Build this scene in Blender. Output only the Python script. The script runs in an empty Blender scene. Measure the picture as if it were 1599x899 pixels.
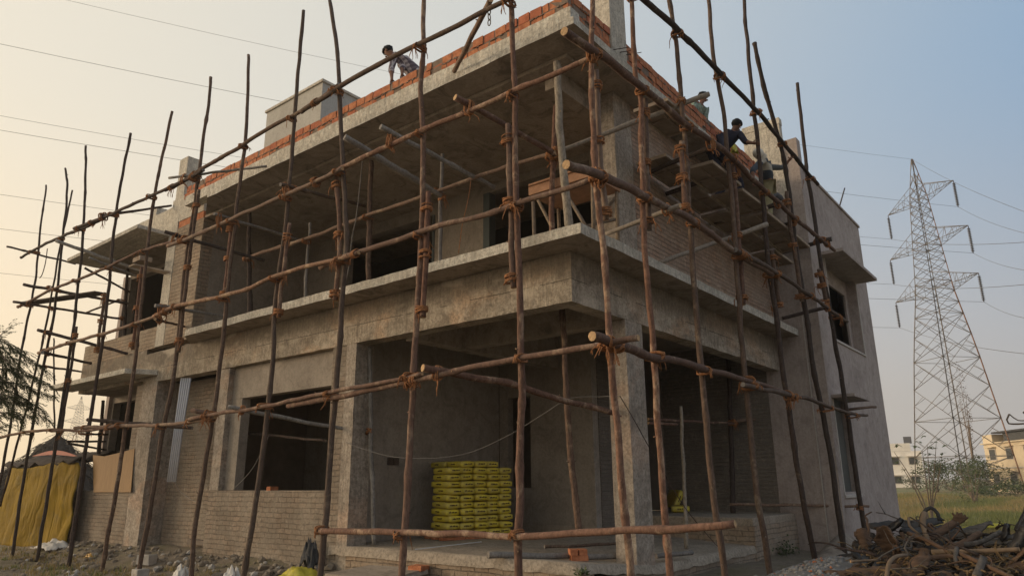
import bpy, bmesh, math, random
from mathutils import Vector, Matrix, noise
random.seed(7)
rad = math.radians
V = Vector
scene = bpy.context.scene
COL = scene.collection

# ------------------------------------------------------------------ camera
CAM = V((-7.7337, -5.1367, 1.6))
CR = Matrix(((0.62539153, 0.20210200, 0.75368442),
             (-0.78027224, 0.17161094, 0.60143572),
             (-0.00778913, -0.96421184, 0.26501861)))   # columns: right, down, forward
FPX = 1105.716
cd = bpy.data.cameras.new('camera')
cam = bpy.data.objects.new('camera', cd)
COL.objects.link(cam)
cd.sensor_width = 36
cd.lens = FPX / 1599 * 36
cd.clip_start = 0.05
cd.clip_end = 6000
r_, d_, f_ = CR.col[0], CR.col[1], CR.col[2]
M = Matrix(((r_.x, -d_.x, -f_.x, CAM.x), (r_.y, -d_.y, -f_.y, CAM.y), (r_.z, -d_.z, -f_.z, CAM.z), (0, 0, 0, 1)))
cam.matrix_world = M
scene.camera = cam

# ------------------------------------------------------------------ world and sun
SUN_AZ = (-0.50, 0.86)      # horizontal direction towards the sun
SUN_EL = 9.0
world = bpy.data.worlds.new('World')
scene.world = world
world.use_nodes = True
nt = world.node_tree
bg = nt.nodes['Background']
sky = nt.nodes.new('ShaderNodeTexSky')
sky.sky_type = 'NISHITA'
sky.sun_disc = False
sky.sun_elevation = rad(SUN_EL)
sky.sun_rotation = math.atan2(SUN_AZ[0], SUN_AZ[1])
sky.air_density = 1.0
sky.dust_density = 3.0
sky.ozone_density = 2.0
sky.altitude = 0
tcw = nt.nodes.new('ShaderNodeTexCoord')
nrmv = nt.nodes.new('ShaderNodeVectorMath'); nrmv.operation = 'NORMALIZE'
nt.links.new(tcw.outputs['Generated'], nrmv.inputs[0])
dt = nt.nodes.new('ShaderNodeVectorMath'); dt.operation = 'DOT_PRODUCT'
nt.links.new(nrmv.outputs[0], dt.inputs[0])
_l = math.hypot(*SUN_AZ); dt.inputs[1].default_value = (SUN_AZ[0] / _l, SUN_AZ[1] / _l, 0.05)
mr = nt.nodes.new('ShaderNodeMapRange'); mr.inputs[1].default_value = -1; mr.inputs[2].default_value = 1
nt.links.new(dt.outputs['Value'], mr.inputs[0])
def wramp(stops):
    r = nt.nodes.new('ShaderNodeValToRGB'); e = r.color_ramp.elements
    for i, (p, c) in enumerate(stops):
        if i >= 2: e.new(p)
        e[i].position = p; e[i].color = (*c, 1)
    nt.links.new(mr.outputs[0], r.inputs[0]); return r.outputs[0]
low = wramp([(0.0, (.62, .54, .49)), (0.27, (.44, .42, .41)), (0.55, (.64, .56, .46)), (0.84, (.96, .75, .48)), (1.0, (1.05, .78, .45))])
high = wramp([(0.0, (.42, .44, .50)), (0.27, (.235, .35, .49)), (0.55, (.51, .535, .53)), (0.84, (.74, .68, .56)), (1.0, (.9, .76, .52))])
sz = nt.nodes.new('ShaderNodeSeparateXYZ'); nt.links.new(nrmv.outputs[0], sz.inputs[0])
me_ = nt.nodes.new('ShaderNodeMapRange'); me_.interpolation_type = 'SMOOTHSTEP'
me_.inputs[1].default_value = 0.0; me_.inputs[2].default_value = 0.5
nt.links.new(sz.outputs[2], me_.inputs[0])
mx = nt.nodes.new('ShaderNodeMix'); mx.data_type = 'RGBA'
nt.links.new(me_.outputs[0], mx.inputs[0]); nt.links.new(low, mx.inputs[6]); nt.links.new(high, mx.inputs[7])
# thin haze layer over the clear Nishita sky
sc10 = nt.nodes.new('ShaderNodeMix'); sc10.data_type = 'RGBA'; sc10.blend_type = 'MULTIPLY'; sc10.inputs[0].default_value = 1
nt.links.new(mx.outputs[2], sc10.inputs[6]); sc10.inputs[7].default_value = (10, 10, 10, 1)
m2 = nt.nodes.new('ShaderNodeMix'); m2.data_type = 'RGBA'; m2.inputs[0].default_value = 0.9
nt.links.new(sky.outputs[0], m2.inputs[6]); nt.links.new(sc10.outputs[2], m2.inputs[7])
nt.links.new(m2.outputs[2], bg.inputs['Color'])
bg.inputs['Strength'].default_value = 0.10

sd = bpy.data.lights.new('sun', 'SUN')
sun = bpy.data.objects.new('sun', sd)
COL.objects.link(sun)
sd.energy = 2.9
sd.angle = rad(24.0)
sd.color = (1.0, 0.78, 0.54)
tosun = V((SUN_AZ[0], SUN_AZ[1], math.tan(rad(SUN_EL)) * math.hypot(*SUN_AZ))).normalized()
sun.rotation_euler = tosun.to_track_quat('Z', 'Y').to_euler()
sun.location = (-20, 30, 20)

vs = scene.view_settings
vs.view_transform = 'Standard'
vs.look = 'None'
vs.exposure = 0.36
vs.gamma = 1.0
scene.cycles.use_denoising = True
scene.cycles.max_bounces = 6
scene.cycles.diffuse_bounces = 4

# ------------------------------------------------------------------ helpers
def at(u, v, ax, val):
    """the point where the sight line through photo pixel u,v meets the real plane axis=val"""
    r = CR @ V((u - 799.5, v - 449.5, FPX))
    t = (val - CAM[ax]) / r[ax]
    return CAM + r * t

def atd(u, v, D):
    r = CR @ V((u - 799.5, v - 449.5, FPX))
    return CAM + r * (D / math.hypot(r.x, r.y))

def empty(name, loc=(0, 0, 0), rz=0.0):
    o = bpy.data.objects.new(name, None)
    o.empty_display_size = 0.2
    COL.objects.link(o)
    o.location = loc
    o.rotation_euler = (0, 0, rz)
    return o

def tag(o, label=None, cat=None, group=None, kind=None):
    if label: o['label'] = label
    if cat: o['category'] = cat
    if group: o['group'] = group
    if kind: o['kind'] = kind
    return o

def link(name, bm, mats, parent=None, origin=None, smooth=False, bevel=0):
    """bmesh in world coordinates -> one object whose origin sits at `origin`"""
    me = bpy.data.meshes.new(name)
    if origin is None:
        if parent is not None:
            origin = parent.matrix_basis.translation.copy()
        else:
            if len(bm.verts):
                xs = [v.co for v in bm.verts]
                origin = V((sum(c.x for c in xs) / len(xs), sum(c.y for c in xs) / len(xs), min(c.z for c in xs)))
            else:
                origin = V((0, 0, 0))
    origin = V(origin)
    bmesh.ops.translate(bm, verts=bm.verts, vec=-origin)
    bm.normal_update()
    bm.to_mesh(me)
    bm.free()
    o = bpy.data.objects.new(name, me)
    COL.objects.link(o)
    for m in (mats if isinstance(mats, (list, tuple)) else [mats]):
        me.materials.append(m)
    if smooth:
        for p in me.polygons: p.use_smooth = True
    if parent is not None:
        o.parent = parent
        w = V((0, 0, 0)); q = parent
        while q is not None:
            w += q.matrix_basis.translation; q = q.parent
        o.location = origin - w
    else:
        o.location = origin
    if bevel:
        b = o.modifiers.new('bevel', 'BEVEL'); b.width = bevel; b.segments = 2; b.limit_method = 'ANGLE'; b.angle_limit = rad(40)
    return o

def wpos(o):
    w = V((0, 0, 0)); q = o
    while q is not None:
        w += q.matrix_basis.translation; q = q.parent
    return w

def box(bm, x0, x1, y0, y1, z0, z1, mi=0):
    vs = [bm.verts.new((x, y, z)) for z in (z0, z1) for y in (y0, y1) for x in (x0, x1)]
    F = [(0, 2, 3, 1), (4, 5, 7, 6), (0, 1, 5, 4), (2, 6, 7, 3), (0, 4, 6, 2), (1, 3, 7, 5)]
    for f in F:
        fc = bm.faces.new([vs[i] for i in f]); fc.material_index = mi
    return vs

def obox(bm, c, ax, ay, az, hx, hy, hz, mi=0, jit=0):
    ax, ay, az = V(ax).normalized(), V(ay).normalized(), V(az).normalized()
    vs = []
    for k in (-1, 1):
        for j in (-1, 1):
            for i in (-1, 1):
                p = V(c) + ax * hx * i + ay * hy * j + az * hz * k
                if jit: p += V((random.uniform(-jit, jit), random.uniform(-jit, jit), random.uniform(-jit, jit)))
                vs.append(bm.verts.new(p))
    for f in [(0, 2, 3, 1), (4, 5, 7, 6), (0, 1, 5, 4), (2, 6, 7, 3), (0, 4, 6, 2), (1, 3, 7, 5)]:
        fc = bm.faces.new([vs[i] for i in f]); fc.material_index = mi
    return vs

def prism(bm, poly, z0, z1, mi=0):
    """poly of (x,y) counter-clockwise"""
    a = [bm.verts.new((x, y, z0)) for x, y in poly]
    b = [bm.verts.new((x, y, z1)) for x, y in poly]
    n = len(poly)
    bm.faces.new(list(reversed(a))).material_index = mi
    bm.faces.new(b).material_index = mi
    for i in range(n):
        bm.faces.new((a[i], a[(i + 1) % n], b[(i + 1) % n], b[i])).material_index = mi

def catmull(P, step):
    P = [V(p) for p in P]
    if len(P) == 2:
        n = max(2, int((P[1] - P[0]).length / step))
        return [P[0].lerp(P[1], i / n) for i in range(n + 1)]
    Q = [P[0] * 2 - P[1]] + P + [P[-1] * 2 - P[-2]]
    out = []
    for i in range(1, len(Q) - 2):
        a, b, c, d = Q[i - 1], Q[i], Q[i + 1], Q[i + 2]
        n = max(1, int(round((c - b).length / step)))
        for k in range(n):
            t = k / n
            out.append(0.5 * ((2 * b) + (c - a) * t + (2 * a - 5 * b + 4 * c - d) * t * t + (3 * b - a - 3 * c + d) * t ** 3))
    out.append(P[-1])
    return out

def tube(bm, pts, rads, n=8, mi=0, capmi=None, cap=True, flat=1.0):
    pts = [V(p) for p in pts]
    if not isinstance(rads, (list, tuple)): rads = [rads] * len(pts)
    up = None
    rings = []
    for i, p in enumerate(pts):
        t = (pts[min(i + 1, len(pts) - 1)] - pts[max(i - 1, 0)])
        if t.length < 1e-9: t = V((0, 0, 1))
        t.normalize()
        if up is None:
            up = t.cross(V((0.3, 0.2, 0.93)))
            if up.length < 0.1: up = t.cross(V((1, 0, 0)))
            up.normalize()
        up = (up - t * up.dot(t))
        if up.length < 1e-6: up = t.orthogonal()
        up.normalize()
        w = t.cross(up)
        rings.append([bm.verts.new(p + (up * math.cos(2 * math.pi * k / n) + w * math.sin(2 * math.pi * k / n) * flat) * rads[i]) for k in range(n)])
    for a, b in zip(rings, rings[1:]):
        for k in range(n):
            f = bm.faces.new((a[k], a[(k + 1) % n], b[(k + 1) % n], b[k])); f.material_index = mi; f.smooth = True
    if cap:
        cm = mi if capmi is None else capmi
        bm.faces.new(list(reversed(rings[0]))).material_index = cm
        bm.faces.new(rings[-1]).material_index = cm

# ------------------------------------------------------------------ materials
def newmat(name):
    m = bpy.data.materials.new(name); m.use_nodes = True
    nt = m.node_tree
    return m, nt, nt.nodes['Principled BSDF']

def N(nt, t, **kw):
    n = nt.nodes.new(t)
    for k, v in kw.items():
        if k in n.inputs: n.inputs[k].default_value = v
        else: setattr(n, k, v)
    return n

def ramp(nt, src, stops):
    r = nt.nodes.new('ShaderNodeValToRGB')
    e = r.color_ramp.elements
    while len(e) > 2: e.remove(e[-1])
    for i, (p, c) in enumerate(stops):
        if i >= 2: e.new(p)
        e[i].position = p
        e[i].color = (c[0], c[1], c[2], 1) if not isinstance(c, (int, float)) else (c, c, c, 1)
    nt.links.new(src, r.inputs[0])
    return r.outputs[0]

def mixc(nt, f, a, b, mode='MIX'):
    m = nt.nodes.new('ShaderNodeMix'); m.data_type = 'RGBA'; m.blend_type = mode
    if isinstance(f, (int, float)): m.inputs[0].default_value = f
    else: nt.links.new(f, m.inputs[0])
    for i, s in ((6, a), (7, b)):
        if isinstance(s, (tuple, list)): m.inputs[i].default_value = (s[0], s[1], s[2], 1)
        else: nt.links.new(s, m.inputs[i])
    return m.outputs[2]

def mth(nt, op, a, b=None):
    m = nt.nodes.new('ShaderNodeMath'); m.operation = op
    for i, s in enumerate((a, b)):
        if s is None: continue
        if isinstance(s, (int, float)): m.inputs[i].default_value = s
        else: nt.links.new(s, m.inputs[i])
    return m.outputs[0]

def wallcoord(nt):
    """metres along the wall and up it, whichever way the wall faces"""
    g = nt.nodes.new('ShaderNodeNewGeometry')
    sp = nt.nodes.new('ShaderNodeSeparateXYZ'); nt.links.new(g.outputs['Position'], sp.inputs[0])
    sn = nt.nodes.new('ShaderNodeSeparateXYZ'); nt.links.new(g.outputs['True Normal'], sn.inputs[0])
    ax = mth(nt, 'GREATER_THAN', mth(nt, 'ABSOLUTE', sn.outputs[0]), 0.6)
    az = mth(nt, 'GREATER_THAN', mth(nt, 'ABSOLUTE', sn.outputs[2]), 0.7)
    u = mth(nt, 'ADD', mth(nt, 'MULTIPLY', sp.outputs[1], ax), mth(nt, 'MULTIPLY', sp.outputs[0], mth(nt, 'SUBTRACT', 1, ax)))
    vv = mth(nt, 'ADD', mth(nt, 'MULTIPLY', sp.outputs[1], az), mth(nt, 'MULTIPLY', sp.outputs[2], mth(nt, 'SUBTRACT', 1, az)))
    c = nt.nodes.new('ShaderNodeCombineXYZ')
    nt.links.new(u, c.inputs[0]); nt.links.new(vv, c.inputs[1])
    return c.outputs[0], g.outputs['Position']

def noise_(nt, vec, scale, detail=6, rough=0.6, sc3=None, dist=0.0):
    if sc3:
        mp = nt.nodes.new('ShaderNodeMapping'); mp.inputs['Scale'].default_value = sc3
        nt.links.new(vec, mp.inputs[0]); vec = mp.outputs[0]
    n = nt.nodes.new('ShaderNodeTexNoise')
    n.inputs['Scale'].default_value = scale; n.inputs['Detail'].default_value = detail
    n.inputs['Roughness'].default_value = rough; n.inputs['Distortion'].default_value = dist
    nt.links.new(vec, n.inputs['Vector'])
    return n.outputs[0]

def bump(nt, bsdf, h, strength=0.5, dist=0.02):
    b = nt.nodes.new('ShaderNodeBump'); b.inputs['Strength'].default_value = strength; b.inputs['Distance'].default_value = dist
    nt.links.new(h, b.inputs['Height']); nt.links.new(b.outputs[0], bsdf.inputs['Normal'])

def mat_concrete(name, ca, cb, streak=0.5, patch=None, bs=0.5, boards=0.0, dirt=0.5, pour=None):
    m, nt, b = newmat(name)
    wc, pos = wallcoord(nt)
    n1 = noise_(nt, pos, 0.9, 8, 0.65)
    n2 = noise_(nt, wc, 1.0, 8, 0.7, (17.0, 1.1, 1))
    n3 = noise_(nt, pos, 22, 6, 0.75)
    c = mixc(nt, ramp(nt, n1, [(0.35, 0.0), (0.68, 1.0)]), ca, cb)
    st = ramp(nt, n2, [(0.42, 0.0), (0.62, 1.0)])
    dark = tuple(x * 0.5 for x in ca)
    c = mixc(nt, mth(nt, 'MULTIPLY', st, streak), c, dark)
    if patch:
        pm = ramp(nt, noise_(nt, pos, 0.8, 5, 0.55, (1, 1, 1.6), 0.6), [(0.52, 0.0), (0.62, 1.0)])
        c = mixc(nt, mth(nt, 'MULTIPLY', pm, 0.65), c, patch)
    blot = ramp(nt, noise_(nt, pos, 0.55, 4, 0.55, None, 1.8), [(0.44, 0.0), (0.5, 1.0), (0.6, 0.2)])
    c = mixc(nt, mth(nt, 'MULTIPLY', blot, dirt * 0.7), c, tuple(x * 1.25 for x in cb))
    c = mixc(nt, ramp(nt, n3, [(0.36, 0.3 if 'plaster' in name or 'soffit' in name or 'render' in name else 0.7), (0.56, 0.0)]), c, tuple(x * 0.42 for x in ca))
    sk = 0.12 if ('plaster' in name or 'soffit' in name or 'render' in name) else (0.22 if 'screed' in name else 0.5)
    n4 = noise_(nt, pos, 7, 7, 0.75, None, 0.6)
    c = mixc(nt, ramp(nt, n4, [(0.52, 0.0), (0.66, sk)]), c, tuple(min(0.85, x * 1.25) for x in cb))
    c = mixc(nt, ramp(nt, n4, [(0.34, sk), (0.46, 0.0)]), c, tuple(x * 0.5 for x in ca))
    stain = ramp(nt, noise_(nt, pos, 2.3, 7, 0.7, None, 1.2), [(0.5, 0.0), (0.66, 1.0)])
    c = mixc(nt, mth(nt, 'MULTIPLY', stain, dirt), c, tuple(x * 0.38 for x in ca))
    hx = None
    if pour:
        sp = nt.nodes.new('ShaderNodeSeparateXYZ'); nt.links.new(pos, sp.inputs[0])
        wv = mth(nt, 'ADD', sp.outputs[2], mth(nt, 'MULTIPLY', mth(nt, 'SUBTRACT', noise_(nt, pos, 1.6, 7, 0.7), 0.5), 0.42))
        up = ramp(nt, mth(nt, 'SUBTRACT', wv, pour - 0.5), [(0.42, 0.0), (0.6, 1.0)])
        c = mixc(nt, mth(nt, 'MULTIPLY', up, mth(nt, 'ADD', 0.25, mth(nt, 'MULTIPLY', n2, 0.75))), c, tuple(x * 0.5 for x in ca))
        lw = mth(nt, 'ADD', sp.outputs[2], mth(nt, 'MULTIPLY', mth(nt, 'SUBTRACT', noise_(nt, pos, 2.2, 6, 0.7), 0.5), 0.05))
        line = mth(nt, 'LESS_THAN', mth(nt, 'ABSOLUTE', mth(nt, 'SUBTRACT', lw, pour - 0.06)), 0.006)
        line = mth(nt, 'MULTIPLY', line, mth(nt, 'GREATER_THAN', noise_(nt, pos, 1.1, 3, 0.6), 0.46))
        c = mixc(nt, mth(nt, 'MULTIPLY', line, 0.8), c, tuple(x * 0.25 for x in ca))
        pale = ramp(nt, noise_(nt, pos, 1.1, 6, 0.6, (1, 1, 2), 0.2), [(0.55, 0.0), (0.68, 1.0)])
        c = mixc(nt, mth(nt, 'MULTIPLY', pale, 0.5), c, tuple(x * 1.35 for x in cb))
        hx = line
    nt.links.new(c, b.inputs['Base Color'])
    b.inputs['Roughness'].default_value = 0.95; b.inputs['Specular IOR Level'].default_value = 0.1
    h = mth(nt, 'ADD', mth(nt, 'MULTIPLY', n3, 0.6), mth(nt, 'MULTIPLY', n2, 0.8))
    if hx is not None: h = mth(nt, 'SUBTRACT', h, hx)
    if boards:
        br = N(nt, 'ShaderNodeTexBrick'); nt.links.new(wc, br.inputs['Vector'])
        br.inputs['Scale'].default_value = 1; br.inputs['Brick Width'].default_value = 1.15; br.inputs['Row Height'].default_value = boards
        br.inputs['Mortar Size'].default_value = 0.006; br.inputs['Mortar Smooth'].default_value = 0.4
        h = mth(nt, 'SUBTRACT', h, mth(nt, 'MULTIPLY', br.outputs['Fac'], 0.7))
        c2 = mixc(nt, mth(nt, 'MULTIPLY', br.outputs['Fac'], 0.45), c, tuple(x * 0.3 for x in ca))
        nt.links.new(c2, b.inputs['Base Color'])
    bump(nt, b, h, bs, 0.03)
    return m

def mat_brickwall(name, brick, mortar, smear, smearcol, rowh=0.082, bw=0.235, cvar=0.6, bs=0.6):
    m, nt, b = newmat(name)
    wc, pos = wallcoord(nt)
    wob = N(nt, 'ShaderNodeVectorMath', operation='ADD')
    nz = nt.nodes.new('ShaderNodeTexNoise'); nz.inputs['Scale'].default_value = 3.2; nz.inputs['Detail'].default_value = 5
    nt.links.new(pos, nz.inputs['Vector'])
    sc = N(nt, 'ShaderNodeVectorMath', operation='SCALE'); sc.inputs['Scale'].default_value = 0.055
    nt.links.new(nz.outputs['Color'], sc.inputs[0])
    nt.links.new(wc, wob.inputs[0]); nt.links.new(sc.outputs[0], wob.inputs[1])
    br = nt.nodes.new('ShaderNodeTexBrick'); nt.links.new(wob.outputs[0], br.inputs['Vector'])
    br.inputs['Scale'].default_value = 1; br.inputs['Brick Width'].default_value = bw; br.inputs['Row Height'].default_value = rowh
    br.inputs['Mortar Size'].default_value = 0.009; br.inputs['Mortar Smooth'].default_value = 0.5; br.inputs['Bias'].default_value = 0.0
    br.inputs['Color1'].default_value = (*brick, 1)
    br.inputs['Color2'].default_value = (*[x * cvar for x in brick], 1)
    br.inputs['Mortar'].default_value = (*mortar, 1)
    sm = ramp(nt, noise_(nt, pos, 1.7, 8, 0.72), [(0.5 - smear * 0.3, 0.0), (0.72 - smear * 0.3, 1.0)])
    c = mixc(nt, sm, br.outputs['Color'], smearcol)
    pt = ramp(nt, noise_(nt, pos, 4.5, 7, 0.75), [(0.54, 0.0), (0.66, 0.7)])
    c = mixc(nt, pt, c, tuple(min(0.8, x * 1.3) for x in smearcol))
    fine = noise_(nt, pos, 18, 6, 0.75)
    c = mixc(nt, ramp(nt, fine, [(0.35, 0.55), (0.7, 0.0)]), c, tuple(x * 0.4 for x in smearcol))
    st = ramp(nt, noise_(nt, pos, 0.8, 6, 0.7, None, 0.8), [(0.48, 0.0), (0.62, 0.5)])
    c = mixc(nt, st, c, tuple(x * 0.5 for x in smearcol))
    nt.links.new(c, b.inputs['Base Color'])
    b.inputs['Roughness'].default_value = 0.95; b.inputs['Specular IOR Level'].default_value = 0.1
    h = mth(nt, 'SUBTRACT', mth(nt, 'MULTIPLY', fine, 0.6), mth(nt, 'MULTIPLY', br.outputs['Fac'], mth(nt, 'SUBTRACT', 1.4, sm)))
    bump(nt, b, h, bs, 0.035)
    return m

def mat_plain(name, col, rough=0.8, var=0.3, scale=6, bs=0.2, metal=0.0, sc3=None, dist=0.01, col2=None):
    m, nt, b = newmat(name)
    tc = nt.nodes.new('ShaderNodeTexCoord')
    n = noise_(nt, tc.outputs['Object'], scale, 6, 0.65, sc3)
    c = mixc(nt, ramp(nt, n, [(0.3, 0.0), (0.7, 1.0)]), tuple(x * (1 - var) for x in col), col2 or tuple(min(1, x * (1 + var)) for x in col))
    nt.links.new(c, b.inputs['Base Color'])
    b.inputs['Roughness'].default_value = rough; b.inputs['Metallic'].default_value = metal
    if rough >= 0.6: b.inputs['Specular IOR Level'].default_value = 0.15
    if bs: bump(nt, b, n, bs, dist)
    return m

def mat_bark(name, ca, cb, pale, amount=0.12):
    m, nt, b = newmat(name)
    tc = nt.nodes.new('ShaderNodeTexCoord'); g = nt.nodes.new('ShaderNodeNewGeometry')
    n1 = noise_(nt, g.outputs['Position'], 5, 7, 0.7)
    n2 = noise_(nt, g.outputs['Position'], 35, 6, 0.75, (1, 1, 0.35))
    n3 = noise_(nt, g.outputs['Position'], 2.6, 6, 0.65, None, 1.0)
    c = mixc(nt, ramp(nt, n1, [(0.32, 0.0), (0.68, 1.0)]), ca, cb)
    c = mixc(nt, ramp(nt, n3, [(0.62 - amount, 0.0), (0.66 - amount * 0.5, 1.0)]), c, pale)
    c = mixc(nt, ramp(nt, n2, [(0.36, 0.75), (0.56, 0.0)]), c, tuple(x * 0.35 for x in ca))
    oi = nt.nodes.new('ShaderNodeObjectInfo')
    c = mixc(nt, mth(nt, 'MULTIPLY', oi.outputs['Random'], 0.55), c, tuple(sum(ca) / 3 * k for k in (0.95, 0.8, 0.7)))
    c = mixc(nt, ramp(nt, noise_(nt, g.outputs['Position'], 11, 5, 0.7, None, 1.5), [(0.66, 0.0), (0.72, 0.7)]), c, (0.33, 0.29, 0.25))
    nt.links.new(c, b.inputs['Base Color'])
    b.inputs['Roughness'].default_value = 0.92; b.inputs['Specular IOR Level'].default_value = 0.15
    bump(nt, b, mth(nt, 'ADD', n2, mth(nt, 'MULTIPLY', n1, 0.6)), 0.6, 0.012)
    return m

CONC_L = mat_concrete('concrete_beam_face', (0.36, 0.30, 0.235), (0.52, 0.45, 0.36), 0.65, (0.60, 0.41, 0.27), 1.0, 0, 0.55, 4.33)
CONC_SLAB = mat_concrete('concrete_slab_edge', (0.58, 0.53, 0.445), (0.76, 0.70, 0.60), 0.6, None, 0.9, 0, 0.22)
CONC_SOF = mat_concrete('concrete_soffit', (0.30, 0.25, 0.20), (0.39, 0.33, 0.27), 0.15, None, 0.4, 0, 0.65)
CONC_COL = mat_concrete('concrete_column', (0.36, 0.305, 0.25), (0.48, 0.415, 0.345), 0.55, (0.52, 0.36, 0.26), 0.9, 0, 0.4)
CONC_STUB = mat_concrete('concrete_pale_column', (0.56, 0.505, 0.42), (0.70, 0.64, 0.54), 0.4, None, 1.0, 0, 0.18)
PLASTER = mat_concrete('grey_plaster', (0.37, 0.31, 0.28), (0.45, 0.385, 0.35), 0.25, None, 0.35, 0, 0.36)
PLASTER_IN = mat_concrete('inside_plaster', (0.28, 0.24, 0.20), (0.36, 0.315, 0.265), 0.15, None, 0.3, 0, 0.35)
PLASTER_W = mat_plain('white_plaster_edge', (0.46, 0.42, 0.38), 0.9, 0.15, 20, 0.2)
FLOORM = mat_concrete('porch_screed', (0.33, 0.275, 0.215), (0.42, 0.355, 0.28), 0.0, None, 0.5, 0, 0.35)
BRICK_G = mat_brickwall('mortar_smeared_brick', (0.40, 0.29, 0.21), (0.17, 0.13, 0.10), 0.5, (0.35, 0.295, 0.235), 0.088, 0.24, 0.62, 0.8)
BRICK_P = mat_brickwall('pale_brick_wall', (0.46, 0.33, 0.23), (0.17, 0.13, 0.10), 0.35, (0.42, 0.345, 0.265), 0.092, 0.25, 0.65, 0.85)
BRICK_R = mat_brickwall('red_brick_wall', (0.58, 0.375, 0.265), (0.24, 0.185, 0.15), 0.3, (0.50, 0.395, 0.31), 0.082, 0.235, 0.6, 0.9)
BRICK_IN = mat_brickwall('rough_block_wall', (0.21, 0.18, 0.15), (0.33, 0.29, 0.245), 0.2, (0.25, 0.215, 0.18), 0.085, 3.0, 0.9, 0.9)
BRICK_NEW = mat_plain('fresh_orange_brick', (0.46, 0.155, 0.072), 0.9, 0.4, 9, 0.6, 0, None, 0.01, (0.56, 0.235, 0.12))
MORTAR = mat_plain('wet_mortar', (0.20, 0.15, 0.115), 0.95, 0.25, 14, 0.5)
BLACKROOM = mat_plain('room_darkness_colour', (0.045, 0.04, 0.035), 0.95, 0.2, 3, 0)  # near-black walls: the darkness of the unlit rooms is put into their colour
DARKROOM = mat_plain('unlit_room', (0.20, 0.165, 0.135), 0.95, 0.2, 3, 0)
BARK = [mat_bark('red_bark', (0.131, 0.069, 0.050), (0.246, 0.136, 0.095), (0.397, 0.269, 0.185), 0.06),
        mat_bark('brown_bark', (0.116, 0.074, 0.055), (0.207, 0.135, 0.097), (0.299, 0.216, 0.152), 0.04),
        mat_bark('red_peeling_bark', (0.164, 0.087, 0.060), (0.279, 0.154, 0.106), (0.431, 0.294, 0.204), 0.1),
        mat_bark('dark_bark', (0.063, 0.044, 0.038), (0.104, 0.074, 0.063), (0.166, 0.121, 0.091), 0.02),
        mat_bark('pale_stripped_wood', (0.277, 0.232, 0.179), (0.379, 0.326, 0.258), (0.437, 0.369, 0.286), 0.1),
        mat_bark('grey_weathered_wood', (0.204, 0.189, 0.174), (0.290, 0.275, 0.252), (0.341, 0.318, 0.288), 0.1),
        mat_bark('tan_pole_bark', (0.214, 0.127, 0.085), (0.329, 0.201, 0.136), (0.447, 0.311, 0.205), 0.09)]
CUT = mat_plain('cut_wood_end', (0.44, 0.29, 0.16), 0.9, 0.3, 30, 0.2)
ROPE = mat_plain('coir_rope', (0.30, 0.14, 0.065), 0.95, 0.45, 45, 0.5)

# ------------------------------------------------------------------ ground
def gh(x, y):
    z = 0.0
    # soil banked up against the left wall
    if y > 3:
        d = -x
        z += 0.24 * max(0.0, 1 - max(d, 0) / 1.1) * min(1, (y - 3) / 2)
    # higher ground along the right facade
    k = min(1, max(0, (x + 1.0) / 3)) * min(1, max(0, (y + 5.5) / 2.5)) * (1 if x < 14 else max(0, 1 - (x - 14) / 8))
    z += 0.22 * k
    z += 0.05 * (noise.noise(V((x * 0.8, y * 0.8, 0))) + 0.5 * noise.noise(V((x * 3.1, y * 3.1, 2)))) * (1 if abs(x) + abs(y) < 60 else 0.3)
    if abs(x) + abs(y) < 40:
        z += 0.025 * noise.noise(V((x * 9, y * 9, 5)))
    return z

def axis_pts(lo, hi, step, far, n):
    a = []
    x = lo
    while x <= hi + 1e-6: a.append(x); x += step
    g1 = [lo - (far - 0) * ((i / n) ** 2.6) for i in range(n, 0, -1)]
    g2 = [hi + far * ((i / n) ** 2.6) for i in range(1, n + 1)]
    return g1 + a + g2
gm, nt, b = newmat('dry_soil_and_grass')
g = nt.nodes.new('ShaderNodeNewGeometry'); pos = g.outputs['Position']
sp = nt.nodes.new('ShaderNodeSeparateXYZ'); nt.links.new(pos, sp.inputs[0])
soil = mixc(nt, ramp(nt, noise_(nt, pos, 3, 8, 0.7), [(0.3, 0.0), (0.7, 1.0)]), (0.15, 0.118, 0.085), (0.29, 0.24, 0.18))
soil = mixc(nt, ramp(nt, noise_(nt, pos, 26, 6, 0.8), [(0.35, 0.6), (0.6, 0.0)]), soil, (0.085, 0.065, 0.048))
gn = noise_(nt, pos, 0.9, 8, 0.7)
grass = mixc(nt, ramp(nt, noise_(nt, pos, 0.16, 6, 0.6, (0.45, 1.6, 1)), [(0.42, 0.0), (0.6, 1.0)]), (0.17, 0.18, 0.055), (0.27, 0.2, 0.105))
grass = mixc(nt, ramp(nt, noise_(nt, pos, 9, 6, 0.8), [(0.35, 0.55), (0.6, 0.0)]), grass, (0.08, 0.085, 0.03))
yard = mth(nt, 'LESS_THAN', mth(nt, 'ADD', sp.outputs[0], mth(nt, 'MULTIPLY', gn, 3)), 16.5)
left = ramp(nt, gn, [(0.47, 0.0), (0.6, 0.55)])
c = mixc(nt, left, soil, (0.14, 0.125, 0.05))
c = mixc(nt, yard, grass, c)
nt.links.new(c, b.inputs['Base Color']); b.inputs['Roughness'].default_value = 1.0
bump(nt, b, noise_(nt, pos, 14, 8, 0.8), 0.8, 0.05)
bm = bmesh.new()
XS = axis_pts(-9, 17, 0.16, 3000, 26); YS = axis_pts(-7, 22, 0.16, 3000, 26)
grid = [[bm.verts.new((x, y, gh(x, y))) for x in XS] for y in YS]
for j in range(len(YS) - 1):
    for i in range(len(XS) - 1):
        bm.faces.new((grid[j][i], grid[j][i + 1], grid[j + 1][i + 1], grid[j + 1][i]))
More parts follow.
